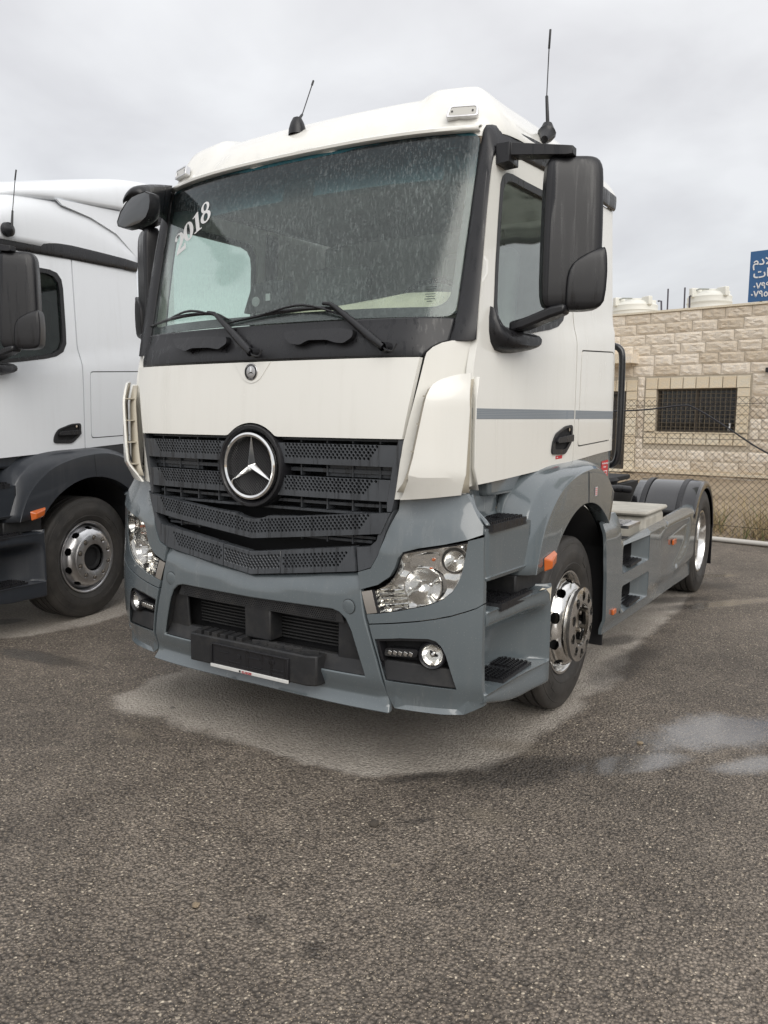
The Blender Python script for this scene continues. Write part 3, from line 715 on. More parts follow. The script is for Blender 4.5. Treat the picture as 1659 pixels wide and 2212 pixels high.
for k in range(nb+1):
    z = WIN[2]+.02+k*(WIN[3]-WIN[2]-.04)/nb; wallbox(WIN[0]+.01, WIN[1]-.01, z-.0045, z+.0045, .033, .045, 'grille_bar', IRON)
rag = bc(pyd('rag', [bpt(WIN[1]-.18+.13*random.random(), .0+.03*random.random(), WIN[2]+.02+.20*random.random()) for _ in range(9)], [(0, 1, 2), (2, 3, 4), (4, 5, 6), (6, 7, 8), (0, 4, 8), (1, 5, 7), (3, 6, 0)], simple('white_rag', (.6, .6, .6), .8)))
# ornate iron door
wallbox(DOOR[1]-.07, DOOR[1], DOOR[2], DOOR[3], .02, .12, 'door_frame', WF); wallbox(DOOR[0], DOOR[1]-.07, DOOR[3]-.06, DOOR[3], .02, .12, 'door_frame', WF)
wallbox(DOOR[0], DOOR[0]+.07, DOOR[2], DOOR[3]-.06, .02, .12, 'door_frame', WF); wallbox(DOOR[0]+.07, DOOR[1]-.07, DOOR[2], DOOR[2]+.1, .02, .12, 'door_frame', WF)
wallbox(DOOR[0]+.07, DOOR[1]-.07, DOOR[2]+.1, DOOR[3]-.06, .10, .11, 'door_panel', simple('door_dark', (.03, .026, .022), .5))
sc_items = []
for k in range(12):
    for j in range(5):
        cx = DOOR[1]-.20-j*.22; cz_ = DOOR[2]+.22+k*.165; r0 = .085; sg = 1 if (k+j) % 2 else -1
        P = [np.array(bpt(cx+sg*(r0*(1-q/16))*math.cos(q*.55+k), .06, cz_+(r0*(1-q/16))*math.sin(q*.55+k))) for q in range(14)]
        sc_items.append(tube_vf(P, .006, 4))
for s in np.arange(DOOR[0]+.2, DOOR[1]-.05, .22): sc_items.append(tube_vf([np.array(bpt(s, .07, DOOR[2]+.1)), np.array(bpt(s, .07, DOOR[3]-.06))], .007, 4))
so2 = bc(merge('scrollwork', sc_items, IRON, None, recalc=False, smooth=0)); so2['kind'] = 'stuff'
wallbox(DOOR[0]-.1, DOOR[1]+.05, DOOR[2]-.05, DOOR[2], -.25, .1, 'door_step', STS); wallbox(DOOR[0]-.1, DOOR[1]+.02, DOOR[2]-.3, DOOR[2]-.05, -.2, .0, 'door_step', simple('dark_stone', (.18, .17, .16), .8))
# rust stain strips are left to the stone material; small lamp at the right
lp = box('wall_lamp', bpt(*((BT((1661, 800))[0]+.06), -.12, BT((1661, 800))[1])), (.16, .14, .10), simple('lamp_black', (.02, .02, .02), .5), rot=Matrix.Rotation(R(-9.4), 3, 'Z'))
bc(lp)
# ------------------------------------------------------------------ water tanks, pipes, sign on the roof
TANKW = simple('tank_plastic', (.72, .71, .65), .45); PIPE = simple('dark_pipe', (.06, .055, .07), .5)
def tank(cx_t, lft, rgt, top, label, off):
    s0, _ = BC(8, lft, 600); s1, _ = BC(8, rgt, 600)
    f = 1+off/18.0; c_s = (s0+s1)/2; rad = (s1-s0)/2*f*1.0
    d = RAY(C(8, (lft+rgt)/2, top)); o = CAM[:2]-B0; k = (off-(o@BN))/(d[:2]@BN); P = CAM+k*d; zt = P[2]
    c = (float(P[0]), float(P[1])); H = 1.35; zb_ = zt-H
    e = empty('water_tank', (c[0], c[1], zroof-.1), 0, label, 'water tank', 'water tanks on the roof')
    pr = [(0, rad*.9), (0, rad*.98), (.06, rad)]
    z = .08
    while z < .86: pr += [(z, rad), (z+.02, rad*.975), (z+.10, rad*.975), (z+.12, rad)]; z += .19
    pr += [(.98, rad), (1.02, rad*.97), (1.10, rad*.985), (1.14, rad*.93), (1.20, rad*.78), (1.235, rad*.55), (1.25, rad*.30), (1.25, .001)]
    o_ = lathe('tank_shell', [(p-1.0, q) for p, q in pr], 'z', (c[0], c[1], zt-.25+.0), TANKW, None, n=40)
    def ch_(q): q.parent = e; q.matrix_parent_inverse = e.matrix_basis.inverted(); return q
    ch_(o_)
    for k in range(4):
        a = k*math.pi/2+.9; cc = (c[0]+rad*.82*math.cos(a), c[1]+rad*.82*math.sin(a), zt-.06); ch_(box('lug', cc, (.30, .12, .22), TANKW, rot=Matrix.Rotation(a, 3, 'Z'), bev=.02))
    ch_(lathe('lid', [(0, .24), (.05, .24), (.06, .22), (.06, .001)], 'z', (c[0], c[1], zt-.02), TANKW, None, n=24))
    ch_(tube('valve_pipe', [(c[0]-rad*.6, c[1]-rad*.7, zt-.02), (c[0]-rad*.3, c[1]-rad*.8, zt+.02), (c[0]+rad*.1, c[1]-rad*.8, zt+.0)], .02, simple('valve_grey', (.4, .42, .4), .4), n=6))
    ch_(box('stand', (c[0], c[1], (zroof-.12+zt-1.25)/2), (rad*1.5, rad*1.5, max(.05, zt-1.25-(zroof-.12))), simple('concrete', (.35, .34, .32), .9)))
    return e
tank(0, 215, 582, 640, 'ribbed white plastic water tank on the roof edge, half hidden by the cab', 1.6)
tank(0, 847, 1216, 562, 'ribbed white plastic water tank on the roof between the rods and the blue sign', 1.6)
for (tx, t0, t1, lb) in ((664, 533, 735, 'thin dark rod standing on the roof, nearer the cab'), (806, 522, 720, 'thin dark rod standing on the roof, nearer the right water tank')):
    d = [BC(8, tx-6, t1), BC(8, tx+2, t0)]
    o_ = tube('roof_rod', [bpt(d[0][0], .1, zroof-.05), bpt(d[1][0], .1, d[1][1])], .018, PIPE, n=8); tag(o_, lb, 'rod', 'rods on the roof')
for pts, lb in (([(577, 636), (605, 636), (607, 735)], 'bent dark pipe beside the left water tank'), ([(858, 592), (845, 596), (842, 712)], 'bent dark pipe beside the right water tank')):
    P = [BC(8, *q) for q in pts]; o_ = tube('roof_pipe', [bpt(P[0][0], .12, P[0][1]), bpt(P[1][0], .12, P[1][1]), bpt(P[2][0], .12, zroof-.05)], .022, PIPE, n=8); tag(o_, lb, 'pipe')
# blue sign
s0, zt_ = BC(8, 1380, 228); _, zb2 = BC(8, 1370, 650)
W_ = 2.6
sg = empty('roof_sign', bpt(s0+W_/2, -.02, zroof), 0, 'blue sign with white Arabic lettering and digits on the roof edge', 'sign')
def sc_(o): o.parent = sg; o.matrix_parent_inverse = sg.matrix_basis.inverted(); return o
BLUE = simple('sign_blue', (.035, .115, .27), .5)
P = [bpt(s, o, z) for s in (s0, s0+W_) for o in (-.03, .03) for z in (zb2, zt_)]
sc_(pyd('sign_board', P, [(0, 1, 3, 2), (4, 6, 7, 5), (0, 4, 5, 1), (2, 3, 7, 6), (0, 2, 6, 4), (1, 5, 7, 3)], BLUE, smooth=0))
fm_ = frame((BD[0], BD[1], 0), (0, 0, 1)); Hs = zt_-zb2
for (st, dz, sz, dx) in (('\ufee1\ufea9\ufefb\ufeed', .72, .25, .04), ('\ufe95\ufe8e\ufee7\ufee3', .47, .26, .06), ('\u0660\u0667\u0669\u0669\u0660\u0665', .245, .19, .07), ('\u0660\u0667\u0669\u0665\u0663\u0661', .085, .19, .03)):
    sc_(text('lettering', st, sz, Vector(bpt(s0+.02+dx, -.036, zb2+Hs*dz)), fm_, INKW, ext=.002, off=.004))
sc_(tube('sign_leg', [bpt(s0+.25, .03, zroof-.05), bpt(s0+.25, .05, zb2+.3)], .03, PIPE)); sc_(tube('sign_leg', [bpt(s0+W_-.25, .03, zroof-.05), bpt(s0+W_-.25, .05, zb2+.3)], .03, PIPE))
# ================================================================== shop banner to the right of the lot (seen mirrored in the door window)
bn_ = empty('shop_banner', (5.6, 10.0, 0), 0, 'grey green shop banner on posts beside the lot, mirrored in the door window', 'sign')
BAN = simple('banner_fabric', (.26, .28, .24), .7); BANE = simple('banner_edge', (.03, .034, .03), .6)
box('banner_board', (.4, 0, 6.1), (3.4, .08, 2.0), BAN, bn_); box('banner_edge', (.4, -.01, 5.12), (3.4, .1, .09), BANE, bn_)
for x in (-1.0, 1.8): tube('post', [(x, .1, 0), (x, .1, 5.2)], .07, GALV, bn_, n=10)
def btxt(s, size, x, z, off=.012):
    m_ = frame((1, 0, 0), (0, 0, 1)); text('lettering', s, size, Vector((x, -.045, z)), m_, BANE, bn_, ext=.003, off=off)
    text('lettering', s, size, Vector((x, -.050, z)), m_, BAN, bn_, ext=.003, off=-.002)
btxt('\ufe95\ufe8d\ufead\ufe8e\ufef4\ufeb3', .42, .05, 5.46, .014); btxt('\ufea9\ufeae\ufee3', .9, -.1, 5.85, .02); btxt('5052505 - 07', .19, -.25, 5.20, .008); btxt('Auto', .2, .6, 6.45, .008)
# low building and pole across the yard, seen only mirrored in the paint and chrome
ob = empty('opposite_workshop', (17, 2, 0), 0, 'long pale workshop with dark doors across the yard, mirrored in the cab side', 'building')
OW = simple('render_wall', (.50, .47, .42), .9)
box('wall', (0, 0, 2.4), (.3, 26, 4.8), OW, ob); box('roof', (1.5, 0, 4.9), (4, 26.6, .2), simple('roof_sheet', (.25, .27, .3), .5), ob)
for y in (-9, -3.5, 2, 7.5): box('roller_door', (-.2, y, 1.6), (.1, 3.4, 3.2), simple('roller_door_grey', (.12, .14, .16), .5), ob)
for y in (-9, -3.5, 2, 7.5): box('window', (-.2, y, 4.0), (.1, 2.2, .6), simple('window_dark', (.04, .05, .06), .2), ob)
pl_ = empty('power_pole', (9.5, 6.5, 0), 0, 'grey lamp pole with a cross arm beside the yard', 'pole')
tube('mast', [(0, 0, 0), (0, 0, 8)], [.12, .07], GALV, pl_, n=10); tube('cross_arm', [(-.8, 0, 7.2), (.8, 0, 7.2)], .05, GALV, pl_, n=8)
for (tx, ty, r_, lb) in ((808, 1783, .022, 'small dark clod lying alone on the tarmac in the middle foreground'), (423, 1958, .014, 'small brown pebble on the tarmac at the lower left'), (1382, 1607, .016, 'small pebble at the edge of the shiny puddle')):
    x_, y_ = gp(tx, ty); V = []; bm = bmesh.new(); bmesh.ops.create_icosphere(bm, subdivisions=2, radius=r_)
    for v in bm.verts: v.co *= 1+.25*rng.normal()*.5; v.co.z *= .55
    bmesh.ops.translate(bm, vec=(x_, y_, r_*.4), verts=bm.verts); me = bpy.data.meshes.new('pebble'); bm.to_mesh(me); bm.free()
    tag(finish('pebble', me, DIRT if r_ < .02 else simple('clod', (.06, .05, .04), .9), None), lb, 'pebble')
# ================================================================== trucks
def fmf(fn, off=0):
    return lambda u, v, t: (u, fn(u, v)+off+t, v)
def walls(name, outline, fmap, d0, d1, mat, parent, g=.05):
    L = resample(outline, g); rows = [[fmap(u, v, d) for u, v in L] for d in (d0, d1)]
    return loft(name, rows, mat, parent, closed=True, smooth=50)
def perf_holes(x0, x1f, zf, rows, pz=.0138, px=.0216, both_=True):
    out = []
    for j in range(rows):
        k = 0
        while True:
            x = x0+(k+.5*(j % 2))*px
            if x > x1f(j): break
            z = zf(x, j); out.append((x, z)); 
            if both_ and x > 1e-4: out.append((-x, z))
            k += 1
    return out
def emblem(parent, c, r, big=True):
    """three pointed star in a ring, facing -y"""
    x, y, z = c
    n = 96 if big else 32
    if big:
        lathe('emblem_rim', [(0.045, .205), (-.004, .205), (-.016, .199), (-.016, .188), (-.004, .176), (.03, .169)], 'y', (x, y, z), BLACK, parent, n=n)
        lathe('emblem_ring', [(.03, .168), (-.008, .168), (-.018, .165), (-.023, .156), (-.018, .146), (-.004, .142), (.03, .142)], 'y', (x, y, z), CHROME, parent, n=n)
        lathe('emblem_back', [(.028, .17), (.028, .001)], 'y', (x, y, z), DARK, parent, n=48)
        items = []
        for k in range(-13, 14):
            t = k*.0115; h = math.sqrt(max(0, .150**2-t*t))
            for a, b in (((1, 1), (1, -1)), ((1, 1), (-1, 1)))[:0]: pass
            u = np.array([math.sqrt(.5), 0, math.sqrt(.5)]); v = np.array([-math.sqrt(.5), 0, math.sqrt(.5)])
            for A, B in ((u, v), (v, u)):
                p = np.array([x, y+.012, z])+B*t
                items.append(tube_vf([p-A*h, p+A*h], .0021, 4))
        mesh = merge('emblem_mesh', items, BLACK, parent, recalc=False, smooth=0); mesh['kind'] = 'stuff'
    k0 = r; w_ = r*.155; d = r*.16
    V = [(x, y-d, z)]; Fs = []
    for i in range(3):
        a = math.pi/2+i*2*math.pi/3; tip = (x+k0*math.cos(a), y+d*.1, z+k0*math.sin(a)); a2 = a+math.pi/3
        V.append(tip); V.append((x+w_*math.cos(a2), y+d*.3, z+w_*math.sin(a2)))
    for i in range(3):
        t_, n1_, p1 = 1+2*i, 2+2*i, 2+2*((i+2) % 3); Fs += [(0, t_, n1_), (0, p1, t_)]
    b0 = len(V); V += [(vx, y+d*.6, vz) for vx, vy, vz in V[1:]]
    for i in range(6): j = (i+1) % 6; Fs.append((1+i, b0+i, b0+j, 1+j))
    Fs.append(tuple(range(b0, b0+6)))
    pyd('emblem_star', V, Fs, CHROME, parent, smooth=10, bev=.0015 if big else 0)

def tyre_profile(w=.315, R_=.508, grooves=True):
    h = w/2; p = [(h*.62, .292), (h*.80, .302), (h*.93, .325), (h*.985, .350), (h*.975, .353), (h*1.0, .372), (h*1.01, .40), (h*.995, .425), (h*.985, .428), (h*.98, .445), (h*.97, .448), (h*.955, .466), (h*.935, .468), (h*.91, .487), (h*.86, .499), (h*.80, R_-.003)]
    if grooves:
        for gx in (.55, .2): p += [(h*(gx+.05), R_-.001), (h*(gx+.035), R_-.014), (h*(gx-.035), R_-.014), (h*(gx-.05), R_-.0005)]
        p += [(0, R_)]
    q = [(-a, r) for a, r in reversed(p[:-1])] if grooves else [(-a, r) for a, r in reversed(p)]
    return p+q
def wheel(parent, c, kind='front', rimmat=None, sx=1, nuts=False, n=72, name='wheel'):
    rimmat = rimmat or ALU
    e = bpy.data.objects.new(name, None); col.objects.link(e); e.location = c; e.parent = parent; e.empty_display_size = .2
    if sx < 0: e.rotation_euler = (0, 0, math.pi)
    O = (0, 0, 0)
    lathe('tyre', tyre_profile(), 'x', O, RUB, e, n=n, smooth=30)
    for a0, a1, ra_, rb_ in ((20, 44, .385, .412), (48, 58, .382, .418), (112, 150, .388, .410), (200, 224, .385, .412), (228, 238, .382, .418), (290, 330, .388, .410)):
        rows = [[(ax_, r_*math.cos(R(a)), r_*math.sin(R(a))) for a in np.linspace(a0, a1, 10)] for ax_, r_ in ((.1570, ra_-.002), (.1612, ra_), (.1618, (ra_+rb_)/2), (.1600, rb_), (.1555, rb_+.002))]
        loft('sidewall_mark', rows, RUB, e, smooth=20)
    if kind == 'front':
        lathe('rim', [(.115, .292), (.128, .296), (.132, .304), (.137, .304), (.138, .292), (.128, .283), (.085, .276), (.06, .268), (.05, .262)], 'x', O, rimmat, e, n=n, smooth=60)
        # dished disc with ten hand holes
        pr = crv([0, .05, .11, .18, .24], [.062, .108, .160, .190, .197]); rr = crv([0, .05, .11, .18, .24], [.268, .262, .246, .210, .165])
        cir = 2*math.pi*.245
        hs = [((k+.5)*cir/10, .102) for k in range(10)]
        def fmapw(u, v, t):
            a = u/cir*2*math.pi; return (pr(v)-t*.8, (rr(v)-t*.5)*math.cos(a), (rr(v)-t*.5)*math.sin(a))
        panel('wheel_disc', [(0, 0), (cir, 0), (cir, .24), (0, .24)], fmapw, .012, rimmat, e, g=.028, bev=.0, circles=hs, cr_=.034, cn=16, smooth=50)
        lathe('wheel_well', [(.02, .27), (.02, .02)], 'x', O, DARK, e, n=32)
        off = .20 if not nuts else .198
        if not nuts:
            lathe('trim_collar', [(.185, .20), (.196, .203), (.203, .196), (.200, .19), (.19, .19)], 'x', O, rimmat, e, n=48)
            lathe('trim_core', [(.18, .175), (.225, .185), (.226, .19)], 'x', O, DARK, e, n=48)
        ro = .215 if not nuts else .198; ri = .124 if not nuts else .113
        pc = 2*math.pi*.165
        def fplate(u, v, t): a = math.atan2(v, u); r = math.hypot(u, v); dome = .010*(1-((r-.16)/.055)**2); return ((.228 if not nuts else .199)+dome-t, u, v)
        hl = [(.169*math.cos(k*math.pi/5+.3), .169*math.sin(k*math.pi/5+.3)) for k in range(10)]
        hole = [(ri*math.cos(-a), ri*math.sin(-a)) for a in np.linspace(0, 2*math.pi, 40, endpoint=False)]
        panel('hub_ring', [(ro*math.cos(a), ro*math.sin(a)) for a in np.linspace(0, 2*math.pi, 56, endpoint=False)], fplate, .018, rimmat, e, holes=[hole], g=.022, bev=.003, circles=hl, cr_=.030 if not nuts else .0235, cn=16, smooth=40)
        lathe('hub', [(.10, .096), (.175, .094), (.18, .10), (.18, .085), (.16, .08), (.158, .001)], 'x', O, NUTM if not nuts else DARK, e, n=32)
        for k in range(10):
            a = k*math.pi/5+.3; y, z = .169*math.cos(a), .169*math.sin(a)
            lathe('wheel_nut', [(.17, .017), (.208, .017), (.211, .012), (.211, .001)], 'x', (0, y, z), NUTM, e, n=6, smooth=20)
            if not nuts:
                y, z = .088*math.cos(a+.3), .088*math.sin(a+.3)
                if k % 2 == 0: lathe('hub_bolt', [(.16, .013), (.20, .013), (.203, .009), (.203, .001)], 'x', (0, y, z), NUTM, e, n=8, smooth=20)
    else:
        lathe('rim', [(.115, .292), (.128, .296), (.132, .304), (.137, .304), (.138, .290), (.126, .282), (.06, .274), (-.06, .268), (-.12, .262)], 'x', O, rimmat, e, n=n, smooth=60)
        cir = 2*math.pi*.25
        def fmapw(u, v, t): a = u/cir*2*math.pi; r = .264-v; return (-.115+.02*math.sin(v/.15*3.14)-t, r*math.cos(a), r*math.sin(a))
        panel('wheel_disc', [(0, 0), (cir, 0), (cir, .15), (0, .15)], fmapw, .012, rimmat, e, g=.03, bev=0, circles=[((k+.5)*cir/10, .04) for k in range(10)], cr_=.027, cn=12, smooth=50)
        lathe('hub', [(-.13, .12), (.04, .11), (.06, .09), (.06, .001)], 'x', O, NUTM, e, n=32)
        lathe('inner_tyre', [(a-.345, r) for a, r in tyre_profile(grooves=False)], 'x', O, RUB, e, n=40, smooth=40)
    return e

def build_cab(root, W_, G_, full=True, high=False, sx_list=(1, -1)):
    mir = True
    # ---------------- front: hood panel
    zb = 1.595; Rn = .212; zc = 1.447
    notch = []
    a0 = math.acos((zb+.012-zc)/Rn)
    for a in np.linspace(-a0, a0, 21): notch.append((Rn*math.sin(a), zc+Rn*math.cos(a)))
    half = [(notch[0][0]-.03, zb), (notch[0][0]-.012, zb+.003)]
    outline = [(-.83, zb)]+half+notch+[(-x, z) for x, z in reversed(half)]+[(.83, zb), (.893, 1.953), (-.893, 1.953)]
    panel('hood_panel', outline, fmf(YF, -.006), .03, W_, root, g=.06, bev=.006, seg=3)
    # ---------------- cowl below the windscreen
    cw_ = [(0, 1.957), (.895, 1.957), (.902, 1.975), (.92, 1.995), (.945, 2.015), (.972, 2.028), (.975, 2.09), (.978, 2.135)]
    panel('cowl_panel', mirrored(cw_[1:]), fmf(YC, .0), .03, COWL, root, g=.06, bev=.008, seg=3)
    # ---------------- windscreen
    gl = roundp([(-.975, 2.14), (.975, 2.14), (.985, 2.985), (-.985, 2.985)], .05, 4)
    panel('windscreen', gl, fmf(YG, .002), .006, WSG, root, g=.07, bev=0, smooth=60)
    inn = roundp([(-.945, 2.185), (.945, 2.185), (.955, 2.925), (-.955, 2.925)], .08, 5)
    panel('windscreen_border', gl, fmf(YG, .010), .003, simple('frit_black', (.012, .012, .014), .35), root, holes=[inn], g=.07, bev=0)
    # ---------------- grille
    if full:
        def bar(name, outline, holes, off=-.0, th=.035, cut=()): return panel(name, outline, fmf(YF, off), th, GRILL, root, holes=cut, g=.05, bev=.002, circles=holes, cr_=.0074, cn=8, smooth=30, seg=1)
        cring = [[(.196*math.cos(a), zc+.196*math.sin(a)) for a in np.linspace(0, 2*math.pi, 48, endpoint=False)]]
        h1 = perf_holes(.213, lambda j: .679+j*.0118, lambda x, j: 1.503+j*.0138, 5)
        bar('grille_bar', [(-.784, 1.469), (.784, 1.469), (.806, 1.566), (-.806, 1.566)], h1, cut=cring)
        h2 = perf_holes(.205, lambda j: .655+j*.0118, lambda x, j: 1.346+j*.0138, 5)
        bar('grille_bar', [(-.757, 1.312), (.757, 1.312), (.772, 1.409), (-.772, 1.409)], h2, cut=cring)
        v3 = lambda x: .080*abs(x)/.76
        h3 = perf_holes(0.0, lambda j: .632+j*.010, lambda x, j: 1.120+v3(x)+j*.0138, 5)
        h3 = [(x, z) for x, z in h3 if math.hypot(x, z-zc) > .272]
        n3 = [(.262*math.sin(a), zc-.262*math.cos(a)) for a in np.linspace(-.42, .42, 9)]
        bar('grille_bar', [(0, 1.087), (.735, 1.166), (.779, 1.264), (.27, 1.216)]+[(x, z) for x, z in reversed(n3)]+[(-.27, 1.216), (-.779, 1.264), (-.735, 1.166)], h3, -.012, .04)
        v4 = lambda x: .078*abs(x)/.61
        h4 = [(x, z) for x, z in perf_holes(0.0, lambda j: .535+j*.008, lambda x, j: .938+v4(x)+j*.0138, 5) if abs(abs(x)-.188) > .014]
        seg4 = [([(0, .905), (.186, .929), (.186, 1.043), (0, 1.019), (-.186, 1.043), (-.186, .929)], lambda x: abs(x) < .188)]
        s_ = [(.190, .930), (.616, .984), (.602, 1.098), (.190, 1.044)]
        seg4 += [(s_, lambda x: x > .188), ([(-x, z) for x, z in reversed(s_)], lambda x: x < -.188)]
        for ol, cond in seg4: bar('lower_grille_segment', ol, [h for h in h4 if cond(h[0])], -.012, .045)
        # surround
        both('grille_surround', [(.812, 1.590), (.832, 1.590), (.788, 1.31), (.778, 1.267), (.757, 1.267), (.757, 1.31), (.784, 1.469)], fmf(YF, .0), .05, GRILL, root, g=.06, bev=.003)
        sur = FL(5, [(345, 212), (292, 350), (248, 480), (205, 556), (130, 580), (118, 435), (200, 430), (240, 395), (247, 366), (330, 232)])
        both('grille_surround', sur, fmf(YF, -.006), .06, GRILL, root, g=.05, bev=.005)
        # dark interior with slats behind the bars
        panel('grille_backing', mirrored([(.60, .92), (.80, 1.25), (.83, 1.595)]), fmf(YF, .16), .01, DARK, root, g=.12, bev=0)
        for z, xm, th in ((1.440, .78, .010), (1.285, .74, .008), (1.585, .80, .006), (1.135, .68, .007), (1.115, .66, .007), (1.245, .72, .007)):
            f_ = (lambda z_: (lambda u, v, t: (u, YF(u, z_)+.045+t, v)))(z)
            panel('grille_slat', [(-xm, z-th), (xm, z-th), (xm, z+th), (-xm, z+th)], f_, .06, GRILL, root, g=.15, bev=.002)
        for x in (.27, .42, .56, .70):
            for (z0, z1) in ((1.412, 1.467), (1.255, 1.312), (1.568, 1.594), (1.10, 1.165)):
                if x > .6 and z0 < 1.2: continue
                for s in (1, -1): box('grille_rib', (s*x, YF(x, 1.4)+.075, (z0+z1)/2), (.008, .07, z1-z0), GRILL, root, bev=.001)
        panel('intake_cover', [(.42, 1.412), (.76, 1.412), (.775, 1.468), (.42, 1.468)], fmf(YF, .055), .01, GRILL, root, g=.1, bev=.002)
        panel('intake_cover', [(-.775, 1.412), (-.40, 1.412), (-.40, 1.468), (-.79, 1.468)], fmf(YF, .055), .01, GRILL, root, g=.1, bev=.002)
        emblem(root, (0, -.004, zc), .152)
        # ring tube blending emblem to bars
        lathe('emblem_shroud', [(.0, .204), (.05, .208), (.09, .210)], 'y', (0, .0, zc), BLACK, root, n=72)
        # small round badge on the hood
        b_ = bpy.data.objects.new('hood_badge', None); col.objects.link(b_); b_.parent = root; b_.location = (0, 0, 0)
        cz = 1.905; yb = YF(0, cz)-.012
        lathe('badge_disc', [(.006, .041), (-.002, .041), (-.004, .038), (-.003, .029), (-.004, .027), (-.001, .001)], 'y', (0, yb, cz), ALU2, b_, n=32)
        lathe('badge_ring', [(-.0035, .0385), (-.0045, .0385), (-.0045, .0295), (-.0035, .0295)], 'y', (0, yb, cz), INKB, b_, n=32)
        emblem(b_, (0, yb-.005, cz), .025, False)
        for s_t, a_mid, up in (('MERCEDES', math.pi/2, 1), ('BENZ', -math.pi/2, -1)):
            for i, ch_ in enumerate(s_t):
                a = a_mid-up*(i-(len(s_t)-1)/2)*.235; rr_ = .034; p = Vector((rr_*math.cos(a), yb-.0046, cz+rr_*math.sin(a)))
                tt = Vector((math.sin(a), 0, -math.cos(a)))*up; up_ = Vector((math.cos(a), 0, math.sin(a)))*up
                text('badge_letter', ch_, .0095, p-tt*.003-up_*.0032, frame(tt, up_), ALU2, b_, ext=.0003)
        # raised vee under the badge
        panel('badge_field', roundp([(-.115, 1.950), (-.05, 1.865), (0, 1.848), (.05, 1.865), (.115, 1.950)], [0, .03, .03, .03, 0], 4), fmf(YF, -.009), .006, W_, root, g=.04, bev=.003)
    else:
        for (z0, z1) in ((1.469, 1.566), (1.312, 1.409), (1.13, 1.22), (.93, 1.04)): panel('grille_bar', [(-.76, z0), (.76, z0), (.77, z1), (-.77, z1)], fmf(YF, 0), .03, GRILL, root, g=.12)
        panel('grille_backing', mirrored([(.60, .92), (.80, 1.25), (.83, 1.595)]), fmf(YF, .12), .01, DARK, root, g=.12, bev=0)
        emblem(root, (0, -.004, zc), .152)
    # ---------------- white corners and air deflectors
    YB = crv([.7, .83, .89, .96, 1.02, 1.075, 1.12], [.03, .058, .100, .165, .215, .285, .40])
    def yb_(x, z): return YB(abs(x))+.012*sm((z-1.6)/.3)+.0
    cor = [(.835, 1.60), (.90, 1.957), (.905, 1.975), (.925, 2.0), (.955, 2.02), (.99, 2.03), (1.065, 2.032), (1.068, 1.70), (1.068, 1.39), (1.05, 1.35), (.76, 1.32), (.775, 1.34)]
    c_ = both('corner_panel', [cor[-2], cor[-3], cor[-4], cor[-5], cor[-6]]+cor[5:0:-1][0:0]+[(.99, 2.03), (.955, 2.02), (.925, 2.0), (.905, 1.975), (.90, 1.957), (.835, 1.60)], lambda u, v, t: (u, (YF(u, v)+.004 if u < .83 else yb_(u, v)+.004)+t, v), .025, W_, root, g=.045, bev=.006)
    # deflector vane: stands off the corner
    bv = crv([.80, .92, 1.0, 1.06, 1.10, 1.125, 1.2], [-.035, .0, .056, .114, .162, .204, .33])
    def yv(x, z): return bv(abs(x))+.062*cl((1.437-z)/.1)+.03*sm((z-1.75)/.15)
    vane = []
    for a_, b__ in ((140, 1798), (450, 1780), (812, 1745), (866, 1520), (890, 1150), (912, 800), (922, 392), (800, 406), (700, 428), (620, 452), (560, 478), (505, 515), (470, 560), (432, 640), (381, 850), (345, 1020), (280, 1330), (228, 1585)):
        p = ISECT(C(16, a_, b__), lambda x, y, z: y-yv(x, z), 1.5, 7); vane.append((float(p[0]), float(p[2])))
    both('air_deflector', vane, lambda u, v, t: (u-t*.3, yv(u, v)+t, v), .012, W_, root, g=.03, bev=.003, smooth=16)
    lb = sorted([(z, x) for x, z in vane[8:]+[vane[0]]]); xl = lambda z: float(np.interp(z, [p[0] for p in lb], [p[1] for p in lb]))
    for z in (1.42, 1.54, 1.66, 1.78):
        x0_ = xl(z); xs = [x0_-.028, x0_+.004, x0_+.03, 1.02, 1.055]
        V = [(x, (yv(x, z)+.012 if x > x0_ else yv(x0_, z)+.02), z) for x in xs]+[(x-.005, bv(max(x, x0_))+.058, z) for x in reversed(xs)]
        rib = pyd('deflector_rib', V+[(a, b, c+.006) for a, b, c in V], [tuple(range(10)), tuple(range(19, 9, -1))]+[(i, (i+1) % 10, 10+(i+1) % 10, 10+i) for i in range(10)], DIRTY, root, smooth=0); flipx(rib)
    rows = []
    for z in np.linspace(1.36, 1.86, 12):
        x0_ = xl(z); rows.append([(x, bv(max(x, x0_))+.055+.03*sm((z-1.75)/.15), z) for x in np.linspace(x0_-.04, 1.09, 8)])
    q = loft('deflector_core', rows, DIRTY, root, sol=.006); flipx(q)
    q = loft('deflector_closure', [[(1.118, yv(1.118, z)+.010, z) for z in np.linspace(1.37, 1.87, 6)], [(1.066, .258, z) for z in np.linspace(1.37, 1.87, 6)]], W_, root, sol=.004); flipx(q)
    # inner dirty face of the deflector
    vc = np.mean(vane, axis=0); inn_ = panel('deflector_liner', [((x-vc[0])*.95+vc[0], (z-vc[1])*.975+vc[1]) for x, z in vane], lambda u, v, t: (u-.006-t*.3, yv(u, v)+.0145+t, v), .002, DIRTY, root, g=.05, bev=0); flipx(inn_)
    # ---------------- A pillars running into the drip band
    ou = [(.972, .212, 2.028), (.980, YG(.98, 2.16), 2.16), (.985, YG(.985, 2.4), 2.4), (.987, YG(.987, 2.65), 2.65), (.989, YG(.989, 2.85), 2.85), (.993, .462, 2.96), (1.005, .480, 3.018), (1.040, .56, 3.028), (1.072, .74, 3.045), (1.092, 1.0, 3.063), (1.106, 1.3, 3.075), (1.115, 1.75, 3.085), (1.119, 2.205, 3.090)]
